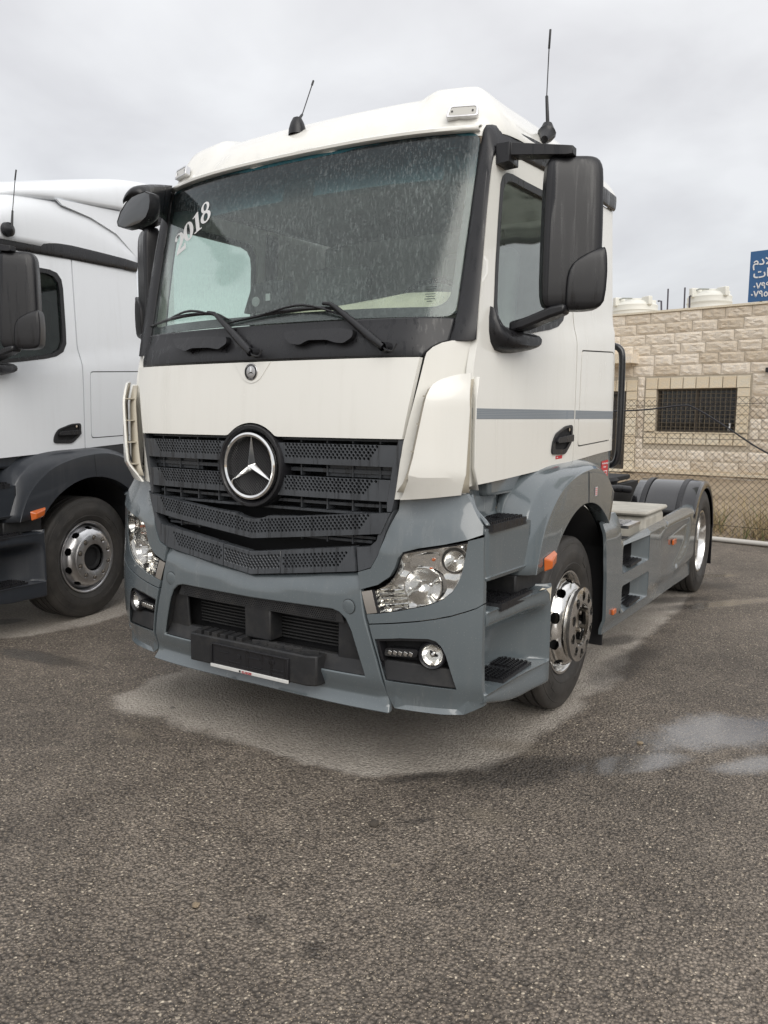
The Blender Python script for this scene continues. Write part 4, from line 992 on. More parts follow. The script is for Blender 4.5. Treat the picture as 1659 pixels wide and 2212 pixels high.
    iy = [(.264, 2.035), (.284, 2.165), (.330, 2.38), (.382, 2.62), (.422, 2.78), (.445, 2.845), (.475, 2.883), (.54, 2.908), (.72, 2.928), (.98, 2.944), (1.28, 2.960), (1.74, 2.98), (2.19, 2.998)]
    de = [(XS(y, z)-.003+(.012*cl((y-.6)/.6)), y, z) for y, z in iy]
    m1_ = [(a[0]*.7+b[0]*.3+.006, a[1]*.7+b[1]*.3-.012*(1-cl((a[1]-.5)/.2)), a[2]*.7+b[2]*.3) for a, b in zip(ou, de)]
    m2_ = [(a[0]*.15+b[0]*.85+.010, a[1]*.15+b[1]*.85-.006*(1-cl((a[1]-.5)/.2)), a[2]*.15+b[2]*.85) for a, b in zip(ou, de)]
    p_ = loft('windscreen_pillar', [ou, m1_, m2_, de], COWL, root, sol=.02, nsub=2, bev=.002, smooth=40); flipx(p_)
    # ---------------- doors
    top = [(.50, 2.895), (.62, 2.925), (.85, 2.94), (1.15, 2.958), (1.413, 2.968)]
    front = [(.205, 1.385), (.207, 1.55), (.215, 1.75), (.240, 1.92), (.272, 2.04), (.290, 2.18), (.385, 2.62), (.438, 2.81), (.465, 2.865)]
    door = front+top+[(1.413, 2.6), (1.413, 2.29), (1.418, 2.25), (1.435, 2.20), (1.443, 2.12), (1.443, 1.9), (1.438, 1.447)]+[(.9, 1.416), (.55, 1.398)]
    win = [(.435, 2.20), (.445, 2.14), (.475, 2.105), (.53, 2.09), (.62, 2.088), (.86, 2.12), (1.10, 2.16), (1.20, 2.185), (1.27, 2.225), (1.305, 2.29), (1.31, 2.40), (1.31, 2.72), (1.30, 2.79), (1.26, 2.835), (1.19, 2.85), (.65, 2.835), (.585, 2.825), (.545, 2.80), (.52, 2.76), (.49, 2.60), (.455, 2.38)]
    cw = list(reversed(win))
    do = panel('door', door, smp(), .035, W_, root, holes=[win], g=.055, bev=.005); dm = flipx(do)
    cy, czz = np.mean([p[0] for p in win]), np.mean([p[1] for p in win])
    shr = lambda P, k: [((y-cy)*(1-k)+cy, (z-czz)*(1-k*1.1)+czz) for y, z in P]
    for par, s in ((do, 1), (dm, -1)):
        a = panel('window_rubber', shr(win, -.004), smp(-.003), .02, BLACK, None, holes=[shr(win, .075)], g=.06, bev=.004)
        b = panel('window_pane', shr(win, .065), smp(.014), .005, SIDEG if full else SIDEG2, None, g=.1, bev=0)
        # handle recess
        hp = roundp([(1.115, 1.50), (1.30, 1.495), (1.395, 1.565), (1.40, 1.66), (1.30, 1.652), (1.165, 1.61), (1.125, 1.56)], .03, 4)
        hw = [((y-1.27)*.80+1.275, (z-1.575)*.74+1.582) for y, z in hp]
        h1_ = panel('handle_surround', hp, smp(-.010), .012, BLACK, None, holes=[hw], g=.05, bev=.003)
        h2_ = panel('handle_recess', hw, smp(-.001), .004, DARK, None, g=.05, bev=0)
        h3_ = panel('door_handle', roundp([(1.16, 1.560), (1.385, 1.565), (1.385, 1.605), (1.17, 1.590)], .012, 3), smp(-.024), .016, BLACK, None, g=.05, bev=.005)
        lk = lathe('lock', [(0, .010), (.004, .010), (.004, .001)], 'x', (XS(1.345, 1.635)+.006, 1.35, 1.632), CHROME, None, n=12)
        for q in (a, b, h1_, h2_, h3_, lk):
            if s < 0:
                q2 = flipx(q, None); bpy.data.objects.remove(q); q = q2
            q.parent = par
    # ---------------- rear side panel of the cab with locker
    sp = [(1.452, 1.452), (1.457, 2.12), (1.449, 2.20), (1.432, 2.25), (1.427, 2.29), (1.427, 2.970), (1.8, 2.985), (2.19, 2.998), (2.205, 2.9), (2.215, 2.3), (2.232, 1.49), (1.9, 1.476)]
    sp = list(reversed(sp))
    lock = roundp([(1.515, 1.53), (2.205, 1.555), (2.20, 2.125), (1.53, 2.085)], .035, 4)
    lk2 = [((y-1.86)*.975+1.86, (z-1.82)*.972+1.82) for y, z in lock]
    s_ = panel('side_panel', sp, smp(), .035, W_, root, holes=[lock], g=.06, bev=.004); flipx(s_)
    s_ = panel('locker_door', lk2, smp(-.001), .02, W_, root, g=.07, bev=.006, seg=3); flipx(s_)
    s_ = panel('locker_gap', [((y-1.86)*1.01+1.86, (z-1.82)*1.01+1.82) for y, z in lock], smp(.018), .004, INKB, root, g=.2, bev=0); flipx(s_)
    # dark backing behind door gaps
    s_ = panel('door_jamb', [(.22, 1.40), (2.2, 1.50), (2.18, 2.0), (.28, 1.98)], smp(.045), .01, DARK, root, g=.2, bev=0); flipx(s_)
    s_ = panel('door_jamb', [(1.38, 1.9), (1.50, 1.9), (1.50, 2.94), (1.38, 2.94)], smp(.045), .01, DARK, root, g=.2, bev=0); flipx(s_)
    s_ = panel('door_jamb', [(1.0, -.02), (1.08, .06), (1.08, .7), (.97, .7)], lambda u, v, t: (u-.03-t, .24+(v)*.0+.0, 1.4+v), .01, DARK, root, g=.2, bev=0)
    bpy.data.objects.remove(s_)
    # rear wall, floor, lining
    box('rear_wall', (0, 2.2, 2.25), (2.20, .03, 1.56), W_, root, bev=.01)
    box('cab_floor', (0, 1.2, 1.44), (2.1, 1.9, .03), DARK, root)
    box('headliner', (0, 1.35, 2.985), (2.02, 1.45, .02), INTER, root)
    box('rear_lining', (0, 2.15, 2.25), (2.12, .02, 1.5), REARL, root)
    # dashboard, seats, wheel
    loft('dashboard', [[(x, .30+.14*x*x, 1.7), (x, .26+.17*x*x, 2.135), (x, .42+.12*x*x, 2.19), (x, .62, 2.17), (x, .68, 2.0), (x, .66, 1.7)] for x in np.linspace(-1.0, 1.0, 9)], DASH, root, cap=True, nsub=0)
    loft('dash_top', [[(x, .36+.15*x*x, 2.20), (x, .40+.15*x*x, 2.27-.05*abs(x-.6)), (x, .56, 2.32-.09*abs(x-.6)), (x, .64, 2.25)] for x in np.linspace(-.1, .88, 7)], BEIGE, root)
    for s in (.52, -.52):
        st = bpy.data.objects.new('seat', None); col.objects.link(st); st.parent = root
        FAB = INTER
        box('cushion', (s, 1.15, 1.98), (.5, .5, .16), FAB, st, bev=.05, seg=3); box('backrest', (s, 1.46, 2.36), (.48, .14, .66), FAB, st, rot=Matrix.Rotation(-.15, 3, 'X'), bev=.05, seg=3); box('headrest', (s, 1.53, 2.74), (.26, .10, .18), FAB, st, bev=.04, seg=3); box('seat_base', (s, 1.2, 1.70), (.36, .36, .42), DARK, st)
    sw = [(.52+.22*math.cos(a), .80+.10*math.sin(a), 2.24+.20*math.sin(a)*.95) for a in np.linspace(0, 2*math.pi, 33)]
    tube('steering_wheel', sw, .014, BLACK, root, n=8)
    tube('steering_column', [(.52, .80, 2.24), (.52, .62, 2.08)], .03, BLACK, root)
    # sun blind and top shelf inside
    panel('sun_visor', [(-.80, 2.80), (-.1, 2.80), (-.1, 2.96), (-.80, 2.96)], fmf(YG, .10), .01, INTER, root, g=.2, bev=.004)
    panel('sun_visor', [(.1, 2.80), (.80, 2.80), (.80, 2.96), (.1, 2.96)], fmf(YG, .10), .01, INTER, root, g=.2, bev=.004)
    # ---------------- fenders
    cyc, czc, ra = 1.43, .505, .712
    A_ang = [142, 131, 122, 112, 103, 94, 82, 70, 58, 50]
    Opts = [(.655, .93), (.725, 1.085), (.80, 1.18), (.895, 1.255), (1.01, 1.318), (1.17, 1.365), (1.36, 1.395), (1.60, 1.403), (1.81, 1.350), (1.985, 1.235)]
    Bpts = [(.575, .935), (.625, 1.095), (.675, 1.205), (.76, 1.295), (.89, 1.37), (1.09, 1.415), (1.33, 1.437), (1.62, 1.443), (1.86, 1.385), (2.06, 1.24)]
    Epts = [(.565, .935), (.600, 1.10), (.635, 1.215), (.70, 1.335), (.82, 1.42), (1.02, 1.465), (1.30, 1.475), (1.62, 1.475), (1.88, 1.405), (2.09, 1.24)]
    r0 = []; r1 = []; r2_ = []; r3 = []; r4 = []; r5 = []
    for a, o, b, e in zip(A_ang, Opts, Bpts, Epts):
        y, z = cyc+ra*math.cos(R(a)), czc+ra*math.sin(R(a)); y2, z2 = cyc+(ra+.012)*math.cos(R(a)), czc+(ra+.012)*math.sin(R(a))
        r0.append((1.16, y, z)); r1.append((1.242, y, z)); r2_.append((1.250, y2, z2)); r3.append((1.247, o[0], o[1])); r4.append((1.185, b[0], b[1])); r5.append((1.03, e[0], e[1]))
    def mid(p, q, k, bul=0): return [tuple(np.array(a)*(1-k)+np.array(b)*k+np.array((bul, 0, 0))) for a, b in zip(p, q)]
    rows = [r0, r1, r2_, mid(r2_, r3, .5, .001), mid(r2_, r3, .96, .0), mid(r3, r4, .05, 0), mid(r3, r4, .5, .008), mid(r3, r4, .93, .002), mid(r4, r5, .08, .002), mid(r4, r5, .5, .006), r5]
    f1 = loft('fender', rows, G_, root, sol=.012, nsub=3, smooth=24); flipx(f1)
    tub = loft('wheel_arch_liner', [[(x, cyc+.70*math.cos(R(a)), czc+.70*math.sin(R(a))) for a in np.linspace(150, 12, 24)] for x in (1.17, .62)], DARK, root, sol=.01); flipx(tub)
    tb = loft('wheel_arch_liner', [[(.62, cyc+r_*math.cos(R(a)), czc+r_*math.sin(R(a))) for a in np.linspace(150, 12, 24)] for r_ in (.70, .1)], DARK, root, sol=.01); flipx(tb)
    # seam line on fender
    sm_ = tube('fender_seam', [(1.2515, 1.452, 1.218), (1.2515, 1.445, 1.31), (1.250, 1.44, 1.392), (1.235, 1.438, 1.408), (1.20, 1.437, 1.428)], .002, INKB, root, n=4); flipx(sm_)
    # rear mud flap of the front wheel
    fl = box('mud_flap', (1.0, 2.02, .66), (.40, .02, .86), DARK, root); flipx(fl)
    # ---------------- step module
    xo = 1.188
    def lower(y, r, xo_):
        z_ = .328+.075*cl((.52-y)/.32)
        return [(xo_-.05, y, z_-.003), (xo_-.01, y, z_), (xo_, y, z_+.015), (xo_, y, max(.43, z_+.02)), (xo_-.008*r, y, .445), (xo_-.17*r, y, .452), (xo_-.205*r, y, .47), (xo_-.20*r, y, .62), (xo_-.16*r, y, .68), (xo_-.05*r, y, .73), (xo_-.002, y, .76), (xo_, y, .81), (xo_-.008*r, y, .828), (xo_-.16*r, y, .834), (xo_-.19*r-.004, y, .85)]
    st = [(.212, 1, 1.185), (.30, 1, 1.19), (.45, 1, 1.20), (.58, 1, 1.21), (.68, .93, 1.222), (.76, .72, 1.235), (.815, .40, 1.245), (.85, .12, 1.25), (.875, 0, 1.25), (.89, 0, 1.235)]
    rows = [lower(*s) for s in st]
    m1 = loft('step_module', rows, G_, root, sol=.01, nsub=3, smooth=50); flipx(m1)
    # side wall between bumper and steps is closed by the return
    rows = [[(xo_-.19*r, y, .85), (xo_-.185*r, y, .90), (xo_-.13*r, y, .955), (xo_-.01, y, .975), (xo_, y, .985), (xo_, y, 1.12), (xo_+.0, y, 1.19), (xo_-.01, y, 1.203), (xo_-.12, y, 1.207), (xo_-.165, y, 1.215), (xo_-.18, max(y, .245), 1.26), (xo_-.17, max(y, .275), 1.36), (xo_-.15, max(y, .285), 1.43)] for y, r, xo_ in ((.212, 1, 1.172), (.35, 1, 1.182), (.50, 1, 1.192), (.60, 1, 1.20), (.665, .9, 1.205))]
    m2 = loft('step_module', rows, G_, root, sol=.01, nsub=3, smooth=50); flipx(m2)
    q = box('step_wall', (1.015, .49, 1.34), (.02, .54, .36), G_, root); flipx(q)
    blk = box('step_bracket', (1.06, .74, .885), (.24, .36, .10), LOWP, root, bev=.01); flipx(blk)
    for (y0, y1, z, w_) in ((.40, .74, .455, .17), (.33, .70, .838, .17), (.24, .62, 1.214, .15)):
        mat_items = []
        xo_ = 1.19 if z < .6 else (1.20 if z < 1 else 1.188)
        base = [(xo_-w_, z), (xo_+.004, z)]
        V = [(xo_+.006, y0, z-.03), (xo_+.014, y1, z-.03), (xo_+.006, y0, z+.006), (xo_+.014, y1, z+.006), (xo_-w_+.05, y0-.03, z+.006), (xo_-w_, y1-.02, z+.006), (xo_-w_+.05, y0-.03, z-.01), (xo_-w_, y1-.02, z-.01)]
        items = [(V, [(0, 1, 3, 2), (2, 3, 5, 4), (4, 5, 7, 6), (0, 2, 4, 6), (1, 7, 5, 3)])]
        for yy in np.arange(y0+.005, y1-.01, .021):
            for xx in np.arange(xo_-w_+.03, xo_, .022):
                if abs(yy-(y0+y1)/2) < .02 and xx < xo_-.05: continue
                items.append(boxvf((xx, yy, z+.010), (.013, .010, .012)))
        tr = merge('step_tread', items, BLACK, root, recalc=False, smooth=0); tr['kind'] = 'stuff'; flipx(tr)
    # paint chips and hole on the step module
    if full:
        pyd('paint_chip', [(1.2525, .845, .832), (1.2525, .868, .835), (1.2525, .86, .80), (1.2525, .852, .76), (1.2515, .846, .80), (1.247, .80, .834), (1.235, .74, .836), (1.236, .78, .842)], [(0, 1, 2, 3, 4), (0, 4, 5), (5, 6, 7)], CREAMCH, root, smooth=0)
    lathe('step_hole', [(0, .018), (.003, .018), (.003, .001)], 'x', (xo-.203, .42, .56), DARK, root, n=16)
    # amber lamp on the fender
    V = [(1.252, .745, 1.00), (1.252, .895, 1.02), (1.252, .87, .945), (1.252, .755, .93), (1.285, .775, .985), (1.275, .875, 1.01), (1.275, .86, .96), (1.285, .775, .945)]
    am = pyd('side_lamp', V, [(4, 5, 6, 7), (0, 1, 5, 4), (1, 2, 6, 5), (2, 3, 7, 6), (3, 0, 4, 7)], AMBER, root, bev=.006, smooth=30); flipx(am)
    # ---------------- grey lamp trim / shoulder
    trim = FL(5, [(355, 155), (350, 215), (296, 350), (252, 483), (209, 561), (132, 583), (143, 688), (250, 660), (322, 612), (352, 560), (372, 500), (400, 464), (500, 440), (650, 418), (790, 390), (880, 360), (878, 305), (845, 268), (805, 215), (770, 160), (745, 122), (560, 140)])
    trim = [(min(x, 1.178), z) for x, z in trim]
    def ytrim(x, z):
        zc_ = 1.135+.06*cl((x-.75)/.4); return YF(x, z)+.055*sm((z-zc_)/.16)*cl((x-.74)/.1)-.012*sm((zc_-z)/.03)
    both('lamp_trim', trim, fmf(ytrim), .03, G_, root, g=.035, bev=.005, smooth=50)
    if 1:
        # shoulder return curving back to the sill
        rr1 = [(1.178, .200, 1.222), (1.150, .215, 1.245), (1.118, .222, 1.27), (1.095, .225, 1.30), (1.08, .228, 1.345)]
        rr2 = [(1.180, .230, 1.220), (1.155, .245, 1.243), (1.122, .252, 1.27), (1.098, .258, 1.30), (1.084, .262, 1.352)]
        rr3 = [(1.00, .230, 1.222), (1.00, .245, 1.245), (1.00, .252, 1.27), (1.00, .258, 1.30), (1.00, .262, 1.355)]
        q = loft('shoulder_return', [rr1, rr2, rr3], G_, root, sol=.006, nsub=2); flipx(q)
    # ---------------- bumper corner (below and beside the lamp)
    up = FL(15, [(1398, 42), (1578, 0), (1585, 783), (1500, 828), (1380, 868), (1200, 920), (1000, 957), (800, 983), (500, 1005), (232, 1014), (206, 935), (203, 905), (352, 898), (560, 872), (760, 836), (890, 812), (1000, 776), (1100, 732), (1205, 652), (1270, 560), (1316, 450), (1360, 260)])
    up = [(min(x, 1.178), z) for x, z in up]
    def yup(x, z): return YF(x, z)-.004-.012*sm((.83-z)/.03)*0
    both('bumper_corner_upper', up, fmf(yup), .03, G_, root, g=.045, bev=.005, smooth=50)
    lo = FL(15, [(232, 1028), (500, 1020), (800, 998), (1000, 972), (1200, 935), (1380, 882), (1500, 842), (1585, 797), (1590, 1400), (1594, 1850), (1590, 1985), (1480, 2035), (1350, 2088), (1100, 2085), (800, 2050), (530, 2008), (490, 1930), (450, 1850), (412, 1700), (340, 1420), (272, 1187)])
    lo = [(min(x, 1.18), z) for x, z in lo]
    fog = FL(15, [(408, 1688), (278, 1192), (600, 1186), (930, 1196), (1020, 1225), (1085, 1290), (1130, 1380), (1165, 1490), (1262, 1793), (830, 1742)])
    fogh = [(x+(.004 if i < 2 else 0), z) for i, (x, z) in enumerate(fog)]
    fogh[0] = (fogh[0][0]+.004, fogh[0][1]+.003); fogh[1] = (fogh[1][0]+.004, fogh[1][1])
    def ylo(x, z): return YF(x, z)-.006-.016*sm((.80-z)/.04)*sm((z-.70)/.03)*0
    both('bumper_corner_lower', lo, fmf(ylo), .03, G_, root, holes=[fogh], g=.045, bev=.005, smooth=50)
    # ---------------- central bumper
    seam = [(.625, .978), (.64, .90), (.664, .778), (.697, .675), (.725, .58), (.750, .478), (.765, .40), (.782, .326)]
    cb = [(0, .898), (.19, .921), (.612, .974)]+seam[0:]
    hole = [(.662, .490), (.628, .60), (.595, .70), (.565, .755), (.53, .782), (.49, .792), (0, .786)]
    hole_m = hole+[(-x, z) for x, z in reversed(hole[:-1])]
    cbm = cb+[(-x, z) for x, z in reversed(cb[1:])]
    ol = [(x, z) for x, z in cb]; outl = ol+[(0, .331)]+[(-x, z) for x, z in reversed(ol[1:])]
    def ycb(x, z):
        vz = .858+.075*abs(x)/.62; return YF(x, z)-.004+.022*sm((z-vz)/.035)
    panel('bumper', outl, fmf(ycb), .03, G_, root, holes=[hole_m], g=.042, bev=.006, smooth=50)
    walls('bumper_opening', hole_m, fmf(YF), .004, .14, LOWP, root)
    if full:
        for s in (1, -1):
            cz2 = .815; cx = .582*s
            lathe('tow_cap', [(.010, .0335), (-.0065, .0335), (-.0075, .031), (-.0075, .001)], 'y', (cx, YF(cx, cz2), cz2), G_, root, n=32)
            lathe('tow_cap_gap', [(-.0045, .0365), (-.0052, .0365), (-.0052, .033)], 'y', (cx, YF(cx, cz2), cz2), INKB, root, n=32)
        panel('bumper_cavity', [(-.66, .48), (.66, .48), (.60, .80), (-.60, .80)], fmf(YF, .145), .01, DARK, root, g=.2, bev=0)
        # curved mesh strip at the top of the opening
        mesh_h = [(x, z) for j in range(6) for x in np.arange(-.5+.006*(j % 2), .50, .012) for z in [.735+j*.0095]]
        panel('upper_mesh', [(-.545, .728), (.545, .728), (.52, .79), (-.52, .79)], fmf(YF, .02), .006, LOWP, root, g=.08, bev=0, circles=mesh_h, cr_=.0036, cn=4, smooth=30)
        # radiator openings
        for s in (1, -1):
            for k in range(9):
                z = .575+k*.017; panel('radiator_fin', [(.10*s if s > 0 else -.47, z), (.47 if s > 0 else -.10, z), (.47 if s > 0 else -.10, z+.006), (.10*s if s > 0 else -.47, z+.006)], fmf(YF, .115), .012, RADI, root, g=.2, bev=0)
            sd_ = panel('opening_cheek', [(.49, .50), (.66, .49), (.60, .70), (.57, .745), (.50, .74)], fmf(YF, .04), .02, LOWP, root, g=.08, bev=.008)
            if s < 0: flipx(sd_); bpy.data.objects.remove(sd_)
        box('centre_post', (.02, .055, .655), (.17, .10, .17), LOWP, root, bev=.008)
        panel('lower_ledge', [(-.66, .482), (.66, .482), (.645, .56), (-.645, .56)], lambda u, v, t: (u, YF(u, v)+.006+t+.5*(v-.482), v), .03, LOWP, root, g=.08, bev=.006)
        # step block with ridged tread and plate holder
        sb = bpy.data.objects.new('bumper_step', None); col.objects.link(sb); sb.parent = root
        V = []; 
        prof = [(-.397, -.052), (.37, -.052), (.42, -.03), (.432, .04), (-.405, .04)]
        zz = (.405, .555); n5 = len(prof); V = [(x, y, z) for z in zz for x, y in prof]
        pyd('step_body', V, [tuple(range(n5)), tuple(range(2*n5-1, n5-1, -1))]+[(i, (i+1) % n5, n5+(i+1) % n5, n5+i) for i in range(n5)], LOWP, sb, bev=.008)
        items = []
        for k in range(6): items.append(boxvf((-.34+k*.056, -.005, .563), (.036, .08, .026)))
        for k in range(7):
            v, f = boxvf((0, 0, 0), (.09, .010, .02)); a = .35; ca, sa = math.cos(a), math.sin(a)
            items.append(([(.05+k*.052+p[0]*ca-p[1]*sa, -.005+p[0]*sa+p[1]*ca, .562+p[2]) for p in v], f))
        tread = merge('step_tread', items, LOWP, sb, recalc=False, smooth=0, bev=.002); tread['kind'] = 'stuff'
        y_ = -.059
        pc = [U(t, 'y', y_) for t in ((457.1, 1427.7), (623.9, 1464.8), (623.9, 1412.1), (455.9, 1377.7))]
        xl, xr = (pc[0][0]+pc[3][0])/2, (pc[1][0]+pc[2][0])/2; z0, z1 = .402, .528
        xl, xr = float(xl), float(xr)
        ph = bpy.data.objects.new('plate_holder', None); col.objects.link(ph); ph.parent = root
        def rbx(nm, a, b, c, d, y0, y1, mt, bv=.002): return box(nm, ((a+b)/2, (y0+y1)/2, (c+d)/2), (b-a, y1-y0, d-c), mt, ph, bev=bv)
        rbx('holder_back', xl, xr, z0, z1, y_, y_+.010, BLACK)
        rbx('holder_edge', xl, xr, z1-.008, z1, y_-.008, y_, BLACK); rbx('holder_edge', xl, xl+.008, z0+.02, z1-.008, y_-.008, y_, BLACK); rbx('holder_edge', xr-.008, xr, z0+.02, z1-.008, y_-.008, y_, BLACK)
        rbx('holder_strip', xl, xr, z0, z0+.017, y_-.009, y_, simple('white_strip', (.62, .62, .60), .4))
        for k, (a, b, c, d) in enumerate(((.05, .12, .085, .09), (.18, .20, .07, .09), (.25, .33, .085, .092), (.36, .42, .08, .1), (.12, .2, .045, .05), (.28, .34, .04, .046), (.4, .48, .05, .056), (.03, .48, .033, .036))):
            rbx('holder_rib', xl+a, xl+b, z0+c, z0+d, y_-.004, y_, BLACK, .001)
        m_ = frame((1, 0, 0), (0, 0, 1))
        text('dealer_name', 'KLAEGER', .016, Vector((xl+.215, y_-.0096, z0+.0025)), m_, INKR, ph, ext=.0004, off=.0006)
        rbx('dealer_logo', xl+.197, xl+.208, z0+.003, z0+.014, y_-.0098, y_-.009, INKB, 0)
    # ---------------- headlamps
    lam = FL(15, [(645, 190), (900, 152), (1150, 115), (1386, 76), (1370, 200), (1345, 340), (1308, 452), (1262, 550), (1198, 645), (1100, 722), (998, 766), (880, 802), (758, 828), (560, 862), (354, 890), (322, 770), (292, 630), (400, 583), (470, 530), (522, 470), (560, 395), (590, 300), (612, 222)])
    cxl, czl = .93, .95
    def sc2(P, k): return [((x-cxl)*k+cxl, (z-czl)*k+czl) for x, z in P]
    for s in (1, -1):
        hl = bpy.data.objects.new('headlamp', None); col.objects.link(hl); hl.parent = root
        parts = []
        parts.append(walls('lamp_gasket', sc2(lam, 1.035), fmf(YF), .004, .05, BLACK, None))
        parts.append(panel('lamp_gasket', sc2(lam, 1.05), fmf(YF, .008), .01, BLACK, None, holes=[lam], g=.06, bev=.002))
        parts.append(walls('lamp_housing', lam, fmf(YF), .006, .14, REFL, None))
        big, sml = (.919, .932), (1.052, 1.055)
        cb_ = [(big[0]+.088*math.cos(a), big[1]+.088*math.sin(a)) for a in np.linspace(0, 2*math.pi, 28, endpoint=False)]
        cs_ = [(sml[0]+.060*math.cos(a), sml[1]+.055*math.sin(a)) for a in np.linspace(0, 2*math.pi, 24, endpoint=False)]
        parts.append(panel('lamp_inner', sc2(lam, .995), lambda u, v, t: (u, YF(u, v)+.055+t+.006*math.sin(u*70)+.004*math.sin(v*90), v), .004, REFL, None, holes=[cb_, cs_], g=.022, bev=0, smooth=60))
        yb2 = YF(*big)
        ax = Matrix.Rotation(.30, 4, 'Z')
        def bowl(c, r, d, y0, nm='reflector', mt=REFL):
            pr = [(d*(1-(q/8)**2), r*q/8) for q in range(0, 9)]; pr[0] = (d, .0005)
            o = lathe(nm, pr+[(-.004, r*1.03), (-.004, r*1.10), (.02, r*1.12)], 'y', (0, 0, 0), mt, None, n=40, smooth=25); o.data.transform(Matrix.Translation((c[0], y0, c[1])) @ ax); return o
        parts.append(bowl(big, .080, .070, yb2+.024)); parts.append(bowl(sml, .044, .05, YF(*sml)+.016))
        parts.append(bowl((sml[0]-.010, sml[1]), .058, .03, YF(*sml)+.040, 'lamp_bezel', LAMPG))
        gl1 = lathe('lamp_glass', [(-.012, .0005), (-.011, .03), (-.007, .06), (0, .082)], 'y', (0, 0, 0), LENS, None, n=40, smooth=60); gl1.data.transform(Matrix.Translation((big[0], yb2+.02, big[1])) @ ax); parts.append(gl1)
        for (dx, dz, r_) in ((.03, .01, .013), (.02, -.045, .008)):
            bo = lathe('bulb', [(-.01, .0005), (-.008, r_*.7), (0, r_), (.04, r_)], 'y', (0, 0, 0), CHROME, None, n=16, smooth=60); bo.data.transform(Matrix.Translation((big[0]+dx, yb2+.04, big[1]+dz)) @ ax); parts.append(bo)
        bo = lathe('bulb', [(-.008, .0005), (-.006, .007), (0, .009), (.03, .009)], 'y', (0, 0, 0), CHROME, None, n=12, smooth=60); bo.data.transform(Matrix.Translation((sml[0]+.01, YF(*sml)+.05, sml[1]+.012)) @ ax); parts.append(bo)
        # turn signal pocket with amber bulbs
        tp = [(.855, 1.065), (.97, 1.085), (.985, 1.05), (.965, 1.01), (.90, 1.025), (.85, 1.02)]
        parts.append(panel('turn_signal_reflector', tp, fmf(YF, .045), .004, REFL, None, g=.02, bev=0, smooth=0))
        for c in ((.955, 1.055), (.945, 1.012)): 
            q = lathe('amber_bulb', [(-.012, .0005), (-.008, .006), (0, .008), (.015, .006)], 'y', (c[0], YF(*c)+.035, c[1]), AMBER, None, n=14, smooth=60); parts.append(q)
        # chrome fins lower left
        for k in range(5):
            z = .815+k*.022; x0 = .742-k*.009
            parts.append(panel('lamp_fin', [(x0, z), (.845+.004*k, z+.012), (.845, z+.028), (x0, z+.016)], lambda u, v, t, z=z: (u, YF(u, v)+.026+t+(v-z)*1.1, v), .003, REFL, None, g=.05, bev=0))
        parts.append(panel('lamp_lens', lam, fmf(YF, -.002), .003, LENS, None, g=.05, bev=0, smooth=60))
        for q in parts:
            if s < 0:
                q2 = flipx(q, None); bpy.data.objects.remove(q); q = q2
            q.parent = hl
    both('side_reflector', FL(15, [(138, 638), (258, 620), (322, 888), (202, 900)]), fmf(YF, -.002), .02, LAMPG, root, g=.05, bev=.003)
    both('reflector_gap', FL(15, [(262, 620), (290, 628), (352, 893), (325, 890)]), fmf(YF, .002), .02, BLACK, root, g=.05, bev=.002)
    # ---------------- fog lamp recess
    for s in (1, -1):
        parts = [walls('fog_recess_rim', fogh, fmf(YF), -.004, .075, BLACK, None), panel('fog_recess_back', fogh, fmf(YF, .075), .004, DARK, None, g=.1, bev=0)]
        lowf = FL(15, [(412, 1686), (352, 1450), (700, 1500), (1140, 1570), (1172, 1500), (1258, 1790), (830, 1740)])
        parts.append(panel('fog_lower_trim', lowf, lambda u, v, t: (u, YF(u, v)+.004+t+.25*cl((v-.48)/.1)*.1, v), .05, LOWP, None, g=.06, bev=.006))
        upf = FL(15, [(282, 1196), (600, 1190), (930, 1200), (1020, 1230), (1080, 1295), (1000, 1262), (900, 1232), (600, 1222), (330, 1228), (392, 1460), (352, 1450)])
        parts.append(panel('fog_upper_trim', upf, fmf(YF, .006), .05, BLACK, None, g=.06, bev=.004))
        c = (.972, .622); y0 = YF(*c)
        T_ = Matrix.Translation((c[0], y0+.02, c[1])) @ Matrix.Rotation(.28, 4, 'Z')
        for nm, pr, mt in (('fog_bezel', [(.05, .066), (-.012, .064), (-.02, .058), (-.016, .050), (.0, .048)], BLACK), ('fog_reflector', [(.045, .0005), (.038, .02), (.02, .036), (-.004, .047)], REFL), ('fog_lens', [(-.020, .0005), (-.018, .02), (-.012, .038), (-.003, .048)], LENS), ('fog_bulb', [(.0, .0005), (.002, .008), (.03, .009)], CHROME)):
            q = lathe(nm, pr, 'y', (0, 0, 0), mt, None, n=40, smooth=60); q.data.transform(T_); parts.append(q)
        led = [(.752, .598), (.905, .605), (.912, .642), (.76, .638)]
        parts.append(panel('daytime_lamp_body', roundp(led, .015, 3), fmf(YF, .015), .04, BLACK, None, g=.05, bev=.003))
        parts.append(panel('daytime_lamp_lens', roundp([(.765, .605), (.893, .610), (.898, .636), (.768, .632)], .010, 3), fmf(YF, .000), .003, LENS, None, g=.05, bev=0))
        for k in range(5): parts.append(box('led_reflector', (.785+k*.024, YF(.785+k*.024, .62)+.009, .620), (.019, .006, .020), REFL, None, rot=Matrix.Rotation(.35, 3, 'Y'), bev=.002))
        for q in parts:
            if s < 0:
                q2 = flipx(q, None); bpy.data.objects.remove(q); q = q2
            q.parent = root
